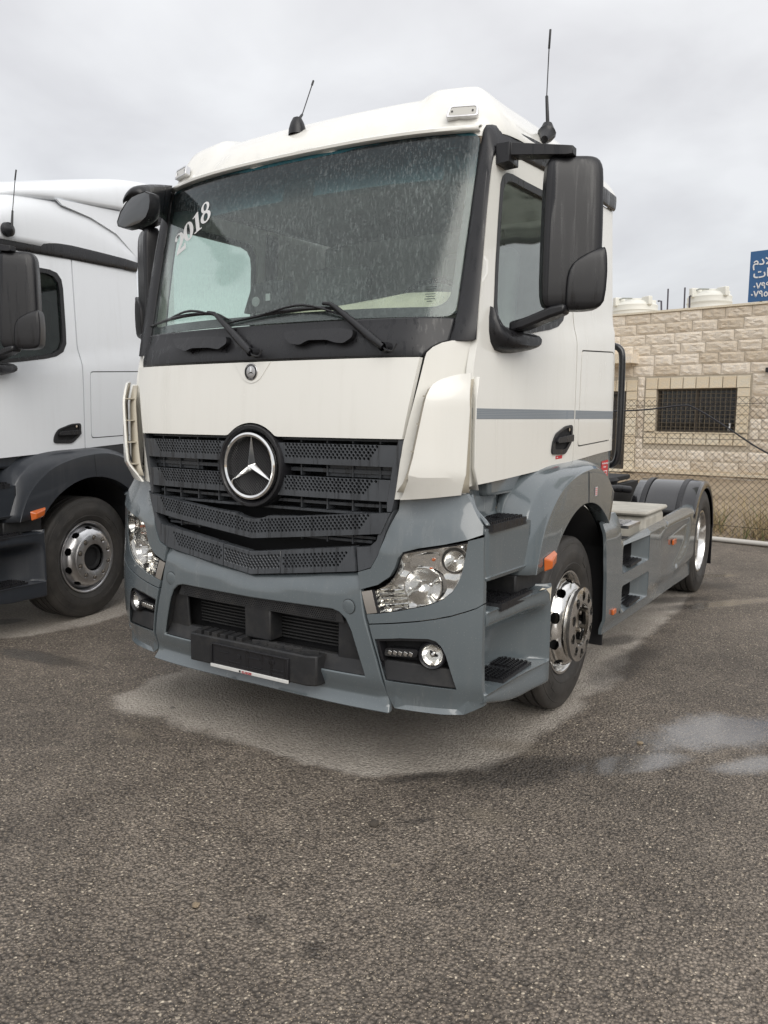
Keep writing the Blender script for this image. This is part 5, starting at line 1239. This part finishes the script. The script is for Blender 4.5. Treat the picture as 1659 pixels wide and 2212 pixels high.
    # ---------------- wipers and grab handles
    if full:
        for (pts, th) in (((C(17, 1400, 525), C(17, 1290, 440), C(17, 985, 180), C(17, 930, 145), C(17, 865, 140)), 0), ((C(17, 230, 575), C(17, 150, 490), C(1, 640, 1465), C(1, 615, 1440), C(1, 575, 1432)), 1)):
            W3 = []
            for i, t in enumerate(pts):
                p = ISECT(t, lambda x, y, z: y-((YC(x, z) if z < 2.12 else YG(x, z))-.035), 1.5, 7); W3.append(p)
            wp = bpy.data.objects.new('wiper', None); col.objects.link(wp); wp.parent = root
            tube('wiper_arm', W3, [.016, .021, .012, .010, .008], BLACK, wp, n=8)
            lathe('wiper_pivot', [(-.01, .02), (.05, .024)], 'y', tuple(W3[0]), BLACK, wp, n=16)
            bl = (C(17, 1145, 280), C(17, 950, 185), C(17, 500, 215), C(17, 20, 315)) if th == 0 else (C(1, 700, 1475), C(1, 600, 1440), C(1, 400, 1460), C(1, 212, 1522))
            B3 = [ISECT(t, lambda x, y, z: y-(YG(x, max(z, 2.14))-.012), 1.5, 7) for t in bl]
            tube('wiper_blade', B3, [.004, .009, .010, .005], BLACK, wp, n=6, smooth_path=4)
            B4 = [p+np.array([0, -.016, .016]) for p in B3[1:3]]
            tube('wiper_bridge', [B3[0]+(0, -.005, .002), (B4[0]+B4[1])/2+(0, -.01, .004), B3[3]*.35+B3[2]*.65+(0, -.006, .004)], [.004, .007, .004], BLACK, wp, n=6, smooth_path=5)
            tube('washer_hose', [W3[0], W3[0]+(.02, -.015, -.012), W3[0]+(.05, -.005, -.018), W3[0]+(.07, .0, .012)], .004, BLACK, wp, n=6, smooth_path=4)
        for pts in ([(528, 388), (1020, 358), (1138, 378), (1128, 440), (1050, 492), (980, 488), (900, 462), (740, 465), (660, 508), (580, 498), (530, 450)],):
            P = [ISECT(C(17, a, b), lambda x, y, z: y-YC(x, z)+.03, 1.5, 7) for a, b in pts]; P2 = [(p[0], p[2]) for p in P]
            gh = panel('grab_handle', roundp(P2, .012, 3), fmf(YC, -.035), .035, BLACK, root, g=.04, bev=.008, seg=3)
            mx_ = [(-x, z) for x, z in reversed(P2)]
        P = [ISECT(C(1, a, b), lambda x, y, z: y-YC(x, z)+.03, 1.5, 7) for a, b in [(368, 1592), (560, 1576), (690, 1580), (690, 1620), (640, 1655), (580, 1645), (480, 1648), (440, 1667), (385, 1642)]]
        panel('grab_handle', roundp([(p[0], p[2]) for p in P], .012, 3), fmf(YC, -.035), .035, BLACK, root, g=.04, bev=.008, seg=3)
        # year figures on the windscreen
        def dig(ch):
            E_ = lambda cx, cy, a, b, n=24: [(cx+a*math.cos(q), cy+b*math.sin(q)) for q in np.linspace(0, 2*math.pi, n, endpoint=False)]
            if ch == '0': return [(E_(.36, .5, .34, .5), [E_(.36, .5, .115, .42)])]
            if ch == '8': return [(E_(.34, .75, .27, .25)+[], [E_(.34, .76, .12, .17)]), (E_(.34, .28, .33, .28), [E_(.34, .27, .15, .19)])]
            if ch == '1': return [([(.1, 0), (.62, 0), (.62, .05), (.48, .07), (.48, 1.0), (.42, 1.0), (.08, .86), (.08, .82), (.25, .84), (.25, .07), (.1, .05)], [])]
            return [([(.04, 0), (.68, 0), (.72, .30), (.66, .30), (.60, .20), (.30, .19), (.52, .40), (.66, .58), (.66, .80), (.54, .95), (.34, 1.0), (.14, .94), (.05, .80), (.10, .68), (.20, .68), (.24, .78), (.18, .90), (.30, .94), (.42, .88), (.44, .72), (.38, .54), (.04, .10)], [])]
        for ch, cc_, rv, uv in (('2', (797, 800), (116, -100), (-30, -222)), ('0', (897, 664), (118, -108), (-22, -205)), ('1', (1000, 556), (118, -100), (-22, -215)), ('8', (1101, 440), (126, -100), (-10, -235))):
            def tr_(P):
                out = []
                for a, b in P:
                    t = C(14, cc_[0]+rv[0]*(a-.36)/.72+uv[0]*(b-.5), cc_[1]+rv[1]*(a-.36)/.72+uv[1]*(b-.5)+ (0))
                    p = ISECT(t, lambda x, y, z: y-YG(x, z), 1.5, 8); out.append((float(p[0]), float(p[2])))
                return out
            for ol_, hs_ in dig(ch):
                panel('year_figure', tr_(ol_), fmf(YG, -.001), .001, INKW, root, holes=[tr_(h) for h in hs_], g=.05, bev=0, smooth=0)
        # black tablet on the dashboard
        tq = [ISECT(C(1, a, b), lambda x, y, z: y-.34, 1.5, 8) for a, b in ((780, 1440), (1050, 1400), (1052, 1235), (930, 1232), (820, 1262))]
        P2 = [(float(p[0]), float(p[2])-.0) for p in tq]
        panel('dash_screen', roundp(P2, .015, 3), lambda u, v, t: (u, .34+t+.1*(v-2.1), v), .03, simple('screen_black', (.006, .006, .007), .8), root, g=.1, bev=.004)
        for (a, b, r_) in ((850, 1365, .026),):
            p = ISECT(C(1, a, b), lambda x, y, z: y-.335, 1.5, 8); lathe('disc_holder', [(0, r_), (-.004, r_), (-.004, .001)], 'y', (p[0], .335+.1*(p[2]-2.1), p[2]), simple('disc_grey', (.25, .25, .25), .6), root, n=20)
        p = ISECT(C(1, 922, 1337), lambda x, y, z: y-.335, 1.5, 8); box('label_sticker', (p[0], .334+.1*(p[2]-2.1), p[2]), (.030, .004, .036), simple('sticker_grey', (.40, .40, .40), .6), root, bev=0)
        # glass marking lower right
        p = (.855, 2.215)
        for k, wd in enumerate((.05, .045, .03, .05, .04, .05, .025)):
            box('glass_marking', (.868, YG(.868, 2.26-k*.010)-.0012, 2.275-k*.011), (wd, .0006, .0035), simple('print_grey', (.10, .12, .12), .5), root, rot=Matrix.Rotation(.22, 3, 'Z'), bev=0)
    # ---------------- mirrors
    for s in (1, -1):
        mr = bpy.data.objects.new('wing_mirror', None); col.objects.link(mr); mr.parent = root
        parts = []
        # housing: rounded block, cross-sections from bottom to top (x outer/inner, y front/back)
        def ring(z, xi, xo2, yf, yb3, rnd): 
            P = roundp([(xi, yf+.02), (xo2, yf), (xo2+.01, yb3), (xi, yb3)], [rnd, rnd*1.4, .02, .02], 4); return [(x, y, z) for x, y in P]
        rows = [ring(2.205, 1.32, 1.44, .50, .60, .02), ring(2.212, 1.29, 1.50, .475, .625, .03), ring(2.24, 1.272, 1.528, .455, .64, .04), ring(2.32, 1.266, 1.537, .447, .65, .045), ring(2.55, 1.268, 1.537, .445, .66, .045), ring(2.74, 1.272, 1.532, .45, .665, .045), ring(2.80, 1.278, 1.525, .462, .66, .045), ring(2.828, 1.292, 1.505, .485, .645, .04), ring(2.835, 1.31, 1.48, .51, .62, .03)]
        parts.append(loft('mirror_housing', rows, MIRP, None, closed=True, cap=True, smooth=60, nsub=2))
        lowc = [ring(2.20, 1.385, 1.455, .47, .62, .02), ring(2.208, 1.378, 1.515, .44, .635, .02), ring(2.235, 1.374, 1.548, .418, .65, .02), ring(2.33, 1.376, 1.557, .410, .65, .02), ring(2.39, 1.40, 1.556, .410, .65, .02), ring(2.43, 1.46, 1.552, .412, .65, .02), ring(2.452, 1.515, 1.545, .425, .64, .008), ring(2.458, 1.53, 1.54, .44, .63, .003)]
        parts.append(loft('mirror_cover', lowc, MIRP, None, closed=True, cap=True, smooth=60, nsub=2))
        parts.append(box('mirror_glass', (1.402, .664, 2.53), (.22, .006, .5), MIRG, None, bev=.01))
        def ua(x, y0, y1, z0, z1): return [(x, y0, z0), (x, y1, z0), (x, y1, z1), (x, y0, z1)]
        parts.append(loft('mirror_arm', [ua(1.06, .47, .58, 2.835, 2.925), ua(1.125, .47, .58, 2.838, 2.925), ua(1.128, .48, .57, 2.868, 2.922), ua(1.37, .53, .60, 2.845, 2.885), ua(1.395, .54, .59, 2.848, 2.882)], MIRP, None, closed=True, cap=True, bev=.01, smooth=40))
        parts.append(loft('mirror_arm', [[(1.16+(x-1.16)*k, y, z) for x, y, z in ring(0, 0, 0, 0, 0, 0)][:0] or ua(1.13, .50, .58, 2.085, 2.135), ua(1.20, .50, .60, 2.10, 2.150), ua(1.32, .52, .62, 2.145, 2.195), ua(1.385, .53, .61, 2.165, 2.205)][0:4], MIRP, None, closed=True, cap=True, bev=.012, smooth=40))
        base = [[(1.07, .395, 2.20), (1.07, .378, 2.08), (1.07, .43, 2.0), (1.07, .60, 1.995), (1.07, .74, 2.02), (1.07, .78, 2.06), (1.07, .74, 2.098), (1.07, .60, 2.105), (1.07, .47, 2.105), (1.07, .43, 2.18)],
                [(1.110, .398, 2.18), (1.13, .388, 2.085), (1.15, .44, 2.012), (1.17, .60, 2.01), (1.185, .72, 2.03), (1.19, .75, 2.06), (1.185, .72, 2.09), (1.165, .60, 2.098), (1.13, .47, 2.10), (1.11, .43, 2.16)],
                [(1.120, .41, 2.13), (1.15, .41, 2.08), (1.18, .46, 2.035), (1.205, .60, 2.03), (1.215, .69, 2.042), (1.217, .71, 2.06), (1.215, .69, 2.078), (1.195, .60, 2.085), (1.15, .48, 2.09), (1.12, .43, 2.12)]]
        parts.append(loft('mirror_foot', base, MIRP, None, closed=True, cap=True, nsub=2, smooth=60))
        for q in parts[:3]:
            for v_ in q.data.vertices:
                x, y, z = v_.co; u_ = (x-1.266)*.97-.022; d_ = (y-.447)*.5; v_.co = (1.314+.842*u_-.54*d_, .507+.54*u_+.842*d_, 2.525+(z-2.525)*1.06)
            q.data.update()
        for q in parts:
            if s < 0:
                q2 = flipx(q, None); bpy.data.objects.remove(q); q = q2
            q.parent = mr
    # front kerb mirror over the far windscreen corner
    if full:
        fmr = bpy.data.objects.new('front_mirror', None); col.objects.link(fmr); fmr.parent = root
        def at(n, a, b, y): p = U(C(n, a, b), 'y', y); return (float(p[0]), float(p[1]), float(p[2]))
        # arm
        ar = [[at(14, 700, 165, .36), at(14, 640, 520, .36), at(14, 640, 520, .46), at(14, 700, 165, .46)], [at(14, 560, 148, .20), at(14, 560, 460, .22), at(14, 560, 460, .32), at(14, 560, 148, .30)],
              [at(14, 400, 142, .02), at(14, 440, 400, .04), at(14, 440, 400, .14), at(14, 400, 142, .12)], [at(14, 250, 150, -.04), at(14, 300, 260, -.02), at(14, 300, 260, .05), at(14, 250, 150, .06)], [at(14, 160, 220, -.05), at(14, 170, 300, -.03), at(14, 170, 300, .03), at(14, 160, 220, .04)], [at(14, 120, 300, -.05), at(14, 125, 340, -.04), at(14, 125, 340, .0), at(14, 120, 300, .0)]]
        loft('mirror_arm', ar, MIRP, fmr, closed=True, cap=True, nsub=3, smooth=60)
        pl = [(165, 330), (235, 255), (310, 220), (400, 190), (455, 215), (462, 300), (450, 400), (410, 500), (340, 570), (230, 615), (140, 632), (70, 610), (60, 560), (95, 450)]
        y1 = -.10
        F0 = [np.array(at(14, a, b, y1+.0)) for a, b in pl]; ctr = sum(F0)/len(F0)
        F1 = [ctr+(p-ctr)*1.0+np.array((0, .05, 0)) for p in F0]; Fr = [ctr+(p-ctr)*.97+np.array((0, -.008, 0)) for p in F0]; Fi = [ctr+(p-ctr)*.93+np.array((0, -.004, 0)) for p in F0]; Fb = [ctr+(p-ctr)*.6+np.array((0, .10, .0)) for p in F0]
        loft('mirror_housing', [Fi, Fr, F0, F1, Fb], MIRP, fmr, closed=True, cap=True, smooth=50)
        gp_ = [ctr+(p-ctr)*.93+np.array((0, -.0055+.0, 0)) for p in F0]
        gpl = pyd('mirror_glass', gp_+[ctr+np.array((0, -.020, 0))], [(i, (i+1) % len(gp_), len(gp_)) for i in range(len(gp_))], MIRG, fmr, smooth=60)
    # ---------------- roof
    if not high:
        base = [(0, .325), (.25, .328), (.5, .352), (.75, .395), (.9, .437), (.97, .462), (1.02, .50), (1.055, .56), (1.075, .68), (1.09, .9), (1.108, 1.3), (1.115, 1.7), (1.12, 2.215)]
        outl = [(x, y) for x, y in base]+[(-x, y) for x, y in reversed(base[1:])]
        Ax = np.array(outl); ed = list(zip(range(len(outl)), [(i+1) % len(outl) for i in range(len(outl))]))
        edm = [(a, b) for a, b in ed if not (Ax[a][1] > 2.2 and Ax[b][1] > 2.2)]
        EA = np.array([Ax[a] for a, b in edm]); EB = np.array([Ax[b] for a, b in edm])
        hf = crv([-.01, 0, .012, .03, .06, .11, .18, .27, .45, .8, 1.2], [0, 0, .045, .075, .115, .165, .205, .235, .262, .285, .295])
        hsd = crv([-.01, 0, .015, .04, .08, .13, .2, .3, .5, .8, 1.2], [0, 0, .035, .07, .115, .155, .195, .225, .25, .27, .28])
        zbase = lambda y: 2.988+.03*sm((y-.45)/.15)+.065*sm((y-.5)/1.2)
        def H(x, y):
            d = float(segdist(np.array([[x, y]]), EA, EB)[0]); k = sm((y-.5)/.5)
            h = hf(d)*(1-k)+hsd(d)*k
            bl_ = sm((abs(x)-.60)/.10)*sm((y-.42)/.14)*sm((1.02-abs(x))/.12)
            bl_ *= (1-.6*sm((y-.9)/.8))
            lip = -.010*math.exp(-((d-.05)/.012)**2)*(1-k)
            return zbase(y)+h+.035*bl_+lip
        rf = panel('roof', outl, lambda u, v, t: (u, v, H(u, v)-t), .02, W_, root, g=.036, bev=0, smooth=50)
        lp1 = [(x, YG(x, 2.99)-.004, 2.984) for x in np.linspace(-.985, .985, 31)]; lp2 = [(x, y-.022, z+.008) for x, y, z in lp1]; lp3 = [(x, y-.024, z+.020) for x, y, z in lp1]; lp4 = [(x, y-.006, z+.034) for x, y, z in lp1]; lp5 = [(x, y+.02, z+.04) for x, y, z in lp1]
        loft('roof_lip', [lp1, lp2, lp3, lp4, lp5], W_, root, sol=.006, smooth=60)
        # seam line on the roof side
        sl = [(1.0-.0, y, 0) for y in ()]
        for s in (1, -1):
            c0 = (.895*s, .452, 3.083)
            ml = bpy.data.objects.new('marker_lamp', None); col.objects.link(ml); ml.parent = root; ml.location = c0; ml.rotation_euler = (R(-14), 0, R(20*s))
            me_ = panel('lamp_frame', roundp([(-.075, -.028), (.075, -.028), (.075, .03), (-.06, .03)], .014, 3), lambda u, v, t: (u*s, -.012+t, v), .03, ALU2, ml, holes=[roundp([(-.062, -.018), (.065, -.018), (.065, .02), (-.05, .02)], .01, 3)], g=.05, bev=.002)
            panel('lamp_lens', roundp([(-.062, -.018), (.065, -.018), (.065, .02), (-.05, .02)], .01, 3), lambda u, v, t: (u*s, -.010+t, v), .01, simple('marker_lens', (.55, .54, .50), .2, 0, .6), ml, g=.05, bev=.001)
            for dx in (-.045, .05): lathe('screw', [(-.013, .005), (-.0135, .001)], 'y', (dx, 0, 0), INKB, ml, n=8)
        # aerials
        def aerial(bp, tip, r_b, lean, nm='aerial'):
            ae = bpy.data.objects.new(nm, None); col.objects.link(ae); ae.parent = root
            bp = np.array(bp); tip = np.array(tip); q = bp+(tip-bp)*.30
            lathe('aerial_base', [(-.03, r_b*1.05), (.0, r_b), (.03, r_b*.8), (.055, r_b*.5), (.065, .001)], 'z', tuple(bp), BLACK, ae, n=20)
            tube('whip', [bp+(0, 0, .04), q, q+(tip-q)*.02, tip-(tip-q)*.14, tip-(tip-q)*.13, tip], [.010, .006, .0028, .0028, .0055, .0055], BLACK, ae, n=8)
        pb0 = ISECT(C(1, 1115, 325), lambda x, y, z: y-.46, 2, 9); pt0 = U(C(1, 1212, 35), 'y', .62)
        aerial((pb0[0], .46, H(pb0[0], .46)+.01), pt0, .045, 0)
        pb1 = U((1175, 290), 'x', 1.06); pt1 = U((1189, 64), 'x', 1.07)
        ae = bpy.data.objects.new('aerial', None); col.objects.link(ae); ae.parent = root
        b0 = np.array(pb1, float); tipp = np.array(pt1, float)
        p_lo = U((1176, 301), 'x', 1.09); p_hi = U((1183, 266), 'x', 1.075)
        tube('aerial_base', [np.array(p_lo), b0+(.015, 0, 0), np.array(p_hi)], [.018, .048, .022], BLACK, ae, n=12, smooth_path=4)
        q1 = U((1181, 208), 'x', 1.07); q2 = U((1186, 106), 'x', 1.07)
        tube('whip', [np.array(p_hi), q1, q1+(0, 0, .005), q2, q2+(0, 0, .004), tipp], [.010, .008, .0030, .0030, .006, .006], BLACK, ae, n=8)
    else:
        # tall streamlined roof
        rows = []
        for y, zt2, zs2, xw in ((.44, 3.05, 3.02, .98), (.52, 3.17, 3.06, 1.03), (.66, 3.30, 3.13, 1.07), (.90, 3.46, 3.22, 1.095), (1.20, 3.58, 3.27, 1.105), (1.55, 3.67, 3.27, 1.11), (1.9, 3.72, 3.23, 1.115), (2.25, 3.74, 3.15, 1.12)):
            zl2 = 2.985+.05*cl((y-.5)/1.2)
            pr = [(xw+.0, zl2), (xw+.0, zl2+(zs2-zl2)*.6), (xw-.012, zs2), (xw-.05, zs2+(zt2-zs2)*.30), (xw-.13, zs2+(zt2-zs2)*.62), (xw-.30, zs2+(zt2-zs2)*.86), (.5, zt2-.015), (0, zt2)]
            rows.append([(x, y, z) for x, z in pr]+[(-x, y, z) for x, z in reversed(pr[:-1])])
        loft('high_roof', rows, W_, root, sol=.02, nsub=3, smooth=60)
        # spoiler on top and side fairing
        rows = []
        for y, zt2, zs2, xw in ((.72, 3.33, 3.28, .90), (.95, 3.46, 3.34, 1.02), (1.28, 3.56, 3.40, 1.08), (1.75, 3.70, 3.46, 1.11), (2.2, 3.82, 3.52, 1.12), (2.62, 3.88, 3.58, 1.12), (2.70, 3.86, 3.60, 1.11)):
            pr = [(xw-.02, zs2), (xw, zs2+.03), (xw-.01, zs2+(zt2-zs2)*.5), (xw-.06, zt2-.05), (xw-.18, zt2-.005), (.5, zt2+.03), (0, zt2+.04)]
            rows.append([(x, y, z) for x, z in pr]+[(-x, y, z) for x, z in reversed(pr[:-1])])
        loft('roof_spoiler', rows, W_, root, sol=.02, nsub=3, smooth=60)
        def fx(u, v, t): return (1.115-t-.03*sm((v-3.2)/.3), u, v)
        ff = panel('side_fairing', [(1.35, 3.375), (1.66, 3.35), (1.95, 3.28), (2.24, 3.10), (2.30, 1.50), (2.72, 1.52), (2.72, 3.56), (1.3, 3.41)], fx, .02, W_, root, g=.08, bev=.004); flipx(ff)
        ae = bpy.data.objects.new('aerial', None); col.objects.link(ae); ae.parent = root
        lathe('aerial_base', [(-.05, .02), (0, .052), (.03, .05), (.05, .02), (.055, .001)], 'x', (1.10, .79, 3.065), BLACK, ae, n=24)
        tube('whip', [(1.14, .80, 3.07), (1.14, .815, 3.20), (1.14, .816, 3.205), (1.14, .85, 3.42), (1.14, .85, 3.425), (1.14, .865, 3.50)], [.010, .007, .003, .003, .0055, .0055], BLACK, ae, n=8)
    # ---------------- chassis
    for s in (1, -1): box('frame_rail', (s*.40, 3.6, .90), (.08, 4.6, .26), DARK, root)
    for y in (2.4, 3.2, 4.2, 5.8): box('cross_member', (0, y, .90), (.8, .12, .18), DARK, root)
    box('engine_block', (0, 1.3, 1.05), (.9, 1.4, .6), DARK, root, bev=.03); box('axle_beam', (0, 1.43, .50), (1.8, .14, .14), DARK, root, bev=.02)
    box('radiator_shroud', (0, .42, .95), (1.3, .3, .8), DARK, root)
    s_ = box('cab_sill', (1.03, 1.3, 1.40), (.10, 1.7, .16), G_, root, bev=.02); flipx(s_)
YDIG = []
def build_rear(root, G_, full=True, wmat=None):
    # wheels
    for s in (1, -1):
        wheel(root, (s*1.0125, 1.43, .508), 'front', wmat, s, nuts=not full)
        wheel(root, (s*1.095, 5.215, .508), 'rear', ALU if full else ALU2, s)
    box('rear_axle', (0, 5.215, .55), (1.6, .2, .2), DARK, root, bev=.03)
    q = panel('cab_rear_sill', [(1.40, 1.25), (2.19, 1.18), (2.225, 1.488), (1.9, 1.473), (1.42, 1.449)], smp(.006), .02, G_, root, g=.1, bev=.003); flipx(q)
    # side skirt
    top = [(1.825, 1.055), (1.95, 1.085), (2.085, 1.098), (2.12, 1.06), (2.17, .98), (2.21, .915), (2.27, .885), (2.35, .882), (4.66, .918), (4.93, .868)]
    bot = [(4.90, .60), (4.80, .36), (4.76, .245), (4.45, .250), (4.1, .265), (3.3, .282), (2.4, .312), (1.905, .332), (1.885, .70)]
    sk = top+bot; sk = list(reversed(sk))
    def ysk(u, v, t):
        x = 1.25-.05*cl((v-.872)/.045)*cl((u-2.2)/.1)-.024*cl((.432-v)/.06)-.03*cl((v-.98)/.1)*cl((2.15-u)/.1)
        # sculpted recess in the rear half
        a = sm((u-3.3)/.6)*sm((4.62+.35*(v-.8)-u)/.14)*sm((.825-v)/.06)*sm((v-(.38+.32*max(0, (u-3.9))**1.3))/.09)
        return (x-.022*a-t, u, v)
    w1 = roundp([(2.245, .668), (3.0, .655), (3.0, .842), (2.25, .862)], .03, 3); w2 = roundp([(2.255, .395), (3.01, .375), (3.01, .568), (2.26, .585)], .03, 3)
    q = panel('side_skirt', sk, ysk, .02, G_, root, holes=[w1, w2], g=.033, bev=.004, smooth=30); flipx(q)
    for w_ in (w1, w2):
        cy = 2.62; z0 = min(z for y, z in w_); z1 = max(z for y, z in w_)
        # funnel shaped pocket: outer rim to inner opening
        inn = [(2.43+(y-2.25)*.50, z0+.03+(z-z0)*.80) for y, z in w_]
        L1 = resample(w_, .06); r1 = [(1.246, y, z) for y, z in L1]; r2_ = [(1.165, 2.43+(y-2.25)*.50, z0+.045+(z-z0)*.78) for y, z in L1]; r3_ = [(1.08, 2.43+(y-2.25)*.50, z0+.045+(z-z0)*.78) for y, z in L1]
        q = loft('step_pocket', [r1, r2_], G_, root, closed=True, smooth=30); flipx(q)
        q = loft('step_pocket', [r2_, r3_], DARK, root, closed=True, smooth=30); flipx(q)
        its = [boxvf((1.19, 2.62, z0+.035), (.12, .30, .016))]
        for yy in np.arange(2.50, 2.76, .026):
            for xx in (1.15, 1.175, 1.20, 1.225): its.append(boxvf((xx, yy, z0+.047), (.014, .014, .010)))
        q = merge('step_tread', its, BLACK, root, recalc=False, smooth=0); q['kind'] = 'stuff'; flipx(q)
    for (y, z, a, b) in ((2.06, .455, .07, .035), (3.93, .668, .12, .045)):
        q = box('side_marker_lamp', (1.257 if y < 3 else 1.24, y, z), (.016, a, b), AMBER, root, bev=.004); flipx(q)
    # rear mudguards: three-piece quarter-round guards
    GL = simple('gloss_black_guard', (.012, .012, .014), .18, 0, .7) if full else DARK
    for s in (1, -1):
        mg = bpy.data.objects.new('rear_mudguard', None); col.objects.link(mg); mg.parent = root
        cy, cz = 5.215, .508; RR = .60
        def arc(x0, x1, a0, a1, r, nm, mt, sol=.006):
            rows = [[(x*s, cy+r*math.cos(R(a)), cz+r*math.sin(R(a))*1.0) for a in np.linspace(a0, a1, 22)] for x in np.linspace(x0, x1, 4)]
            return loft(nm, rows, mt, mg, sol=sol*(1 if s > 0 else -1), smooth=40)
        arc(.66, 1.235, 40, 150, RR, 'guard_shell', GL)
        rows = [[((1.235+dx)*s, cy+(RR+dr)*math.cos(R(a)), cz+(RR+dr)*math.sin(R(a))) for a in np.linspace(8, 150, 30)] for dx, dr in ((0, 0), (.018, -.004), (.024, -.02), (.024, -.075))]
        loft('guard_lip', rows, GL, mg, sol=.004, smooth=50)
        arc(.66, 1.25, 8, 40, RR, 'guard_shell', GL)
        for x in (.76, 1.10): arc(x-.025, x+.025, 60, 152, RR+.008, 'guard_strap', BLACK)
        for x in (.76, 1.10): box('strap_bracket', (x*s, cy-RR*.92, cz+.26), (.05, .03, .05), BLACK, mg)
        box('guard_bar', (.95*s, cy-RR*.88, cz+.235), (.6, .03, .03), BLACK, mg)
        box('mud_flap', (1.03*s, cy+RR-.01, .40), (.44, .012, .42), BLACK, mg)
    # equipment behind the cab
    CANV = plastic('weathered_cover', (.42, .40, .35), .6, .2)
    bx = bpy.data.objects.new('battery_box', None); col.objects.link(bx); bx.parent = root
    box('box_body', (.97, 3.26, .79), (.50, .62, .40), CANV, bx, bev=.04); box('box_lid', (.97, 3.26, 1.0), (.54, .68, .035), CANV, bx, bev=.02, seg=3)
    its = []
    for i in range(9):
        for j in range(6): its.append(boxvf((.70+i*.06, 2.40+j*.045, .985), (.045, .02, .008)))
    its.append(boxvf((.95, 2.52, .97), (.60, .32, .02)))
    merge('catwalk_plate', its, ALU2, root, recalc=False, smooth=0)['kind'] = 'stuff'
    lathe('air_tank', [(-.35, .001), (-.35, .10), (-.31, .14), (.31, .14), (.35, .10), (.35, .001)], 'y', (.95, 4.0, .70), DARK, root, n=24)
    lathe('fuel_tank', [(-.6, .001), (-.6, .26), (.6, .26), (.6, .001)], 'y', (-.95, 3.1, .65), ALU2, root, n=32)
    lathe('turntable', [(0, .42), (.05, .45), (.08, .42), (.08, .10)], 'z', (0, 5.0, 1.03), DARK, root, n=40)
    box('turntable_plate', (0, 5.25, 1.08), (.8, .9, .05), DARK, root, bev=.01)
    for k in range(3): tube('air_hose', [(.15+.1*k, 2.35, 1.5), (.2+.1*k, 2.6, 1.15), (.1+.05*k, 3.0, 1.02), (.1+.05*k, 3.6, 1.0)], .015, BLACK, root, n=6, smooth_path=5)
    tube('exhaust_pipe', [(.45, 4.1, 1.05), (.62, 4.3, 1.06), (.70, 4.5, 1.04)], .035, BLACK, root, n=10, smooth_path=4)
    # black grab tube at the rear corner of the cab
    P = [U(t, 'y', 2.33) for t in ((1326, 747), (1338, 753), (1344, 772), (1342, 850), (1338, 940), (1334, 985), (1327, 1000), (1316, 1006))]
    if full: tube('grab_tube', [tuple(p) for p in P], .022, simple('gloss_black_tube', (.012, .012, .014), .25, 0, .5), root, n=12, smooth_path=5)
    else:
        q = tube('grab_tube', [(1.06, 2.25, 2.1), (1.09, 2.33, 2.06), (1.09, 2.33, 1.5), (1.06, 2.25, 1.45)], .022, BLACK, root, n=8, smooth_path=4)

# ------------------------------------------------------------------ the main truck
tr = empty('tractor_unit', (0, 0, 0), 0, 'cream white and blue grey tractor truck with 2018 on its windscreen', 'truck', 'parked tractor trucks')
build_cab(tr, WHITE, GREY, full=True)
build_rear(tr, GREY, True, ALU)
# grey stripe with fine lines along the cab side
STRIPE = simple('stripe_grey', (.23, .26, .29), .5); STR2 = simple('stripe_line', (.36, .38, .40), .5)
for (y0, y1) in ((.232, 1.436), (1.460, 2.222)):
    zA = lambda y: 1.686+.008*(y-.2)/2; zB = lambda y: 1.734+.010*(y-.2)/2
    sp_ = panel('side_stripe', [(y0, zA(y0)), (y1, zA(y1)), (y1, zB(y1)), (y0, zB(y0))], smp(-.0012), .001, STRIPE, tr, g=.12, bev=0)
    flipx(sp_)
    for k in range(6):
        f = (k+.5)/6
        l_ = panel('stripe_line', [(y0, zA(y0)+f*.048), (y1, zA(y1)+f*.048), (y1, zA(y1)+f*.048+.0016), (y0, zA(y0)+f*.048+.0016)], smp(-.0022), .0008, STR2, tr, g=.3, bev=0)
# stickers
st1 = panel('handle_sticker', [(1.185, 1.472), (1.275, 1.474), (1.275, 1.492), (1.185, 1.490)], smp(-.0015), .001, REDS, tr, g=.1, bev=0)
fs = frame((0, 1, 0), (0, 0, 1))
text('sticker_text', 'Diesel', .013, Vector((XS(1.2, 1.48)+.0022, 1.195, 1.477)), fs, INKW, st1, ext=.0003)
st2 = panel('warning_sticker', [(2.03, 1.30), (2.17, 1.305), (2.17, 1.43), (2.03, 1.425)], smp(.003), .001, REDS, tr, g=.1, bev=0)
for i, s_t in enumerate(('Bei Unfall und Notfall', 'betätigen!')): text('sticker_text', s_t, .0155, Vector((XS(2.1, 1.4)-.0012, 2.035+.03*i, 1.405-.022*i)), fs, INKW, st2, ext=.0003)
tube('sticker_symbol', [(XS(2.1, 1.3)-.001, 2.07, 1.34), (XS(2.1, 1.3)-.001, 2.13, 1.34), (XS(2.1, 1.3)-.001, 2.14, 1.36), (XS(2.1, 1.3)-.001, 2.06, 1.36), (XS(2.1, 1.3)-.001, 2.07, 1.31), (XS(2.1, 1.3)-.001, 2.13, 1.31)], .003, INKW, st2, n=4)
st3 = panel('fender_sticker', [(1.56, 1.245), (1.60, 1.248), (1.60, 1.30), (1.56, 1.297)], lambda u, v, t: (1.2535-t, u, v), .001, simple('sticker_white', (.6, .55, .55), .4), tr, g=.1, bev=0)
for k in range(4): box('sticker_line', (1.2538, 1.58, 1.256+k*.011), (.0008, .030, .004), REDS, st3, bev=0)
# ------------------------------------------------------------------ the neighbour truck
lt = empty('tractor_unit', (-3.8404, -.3226, -.032), .16535, 'bluish white high roof tractor truck with anthracite wheel arches at the left edge', 'truck', 'parked tractor trucks')
build_cab(lt, WHITE2, DARKP, full=False, high=True)
build_rear(lt, DARKP, False, ALU2)
for o in lt.children:
    if o.name.startswith('wheel'): o.location.z += .032
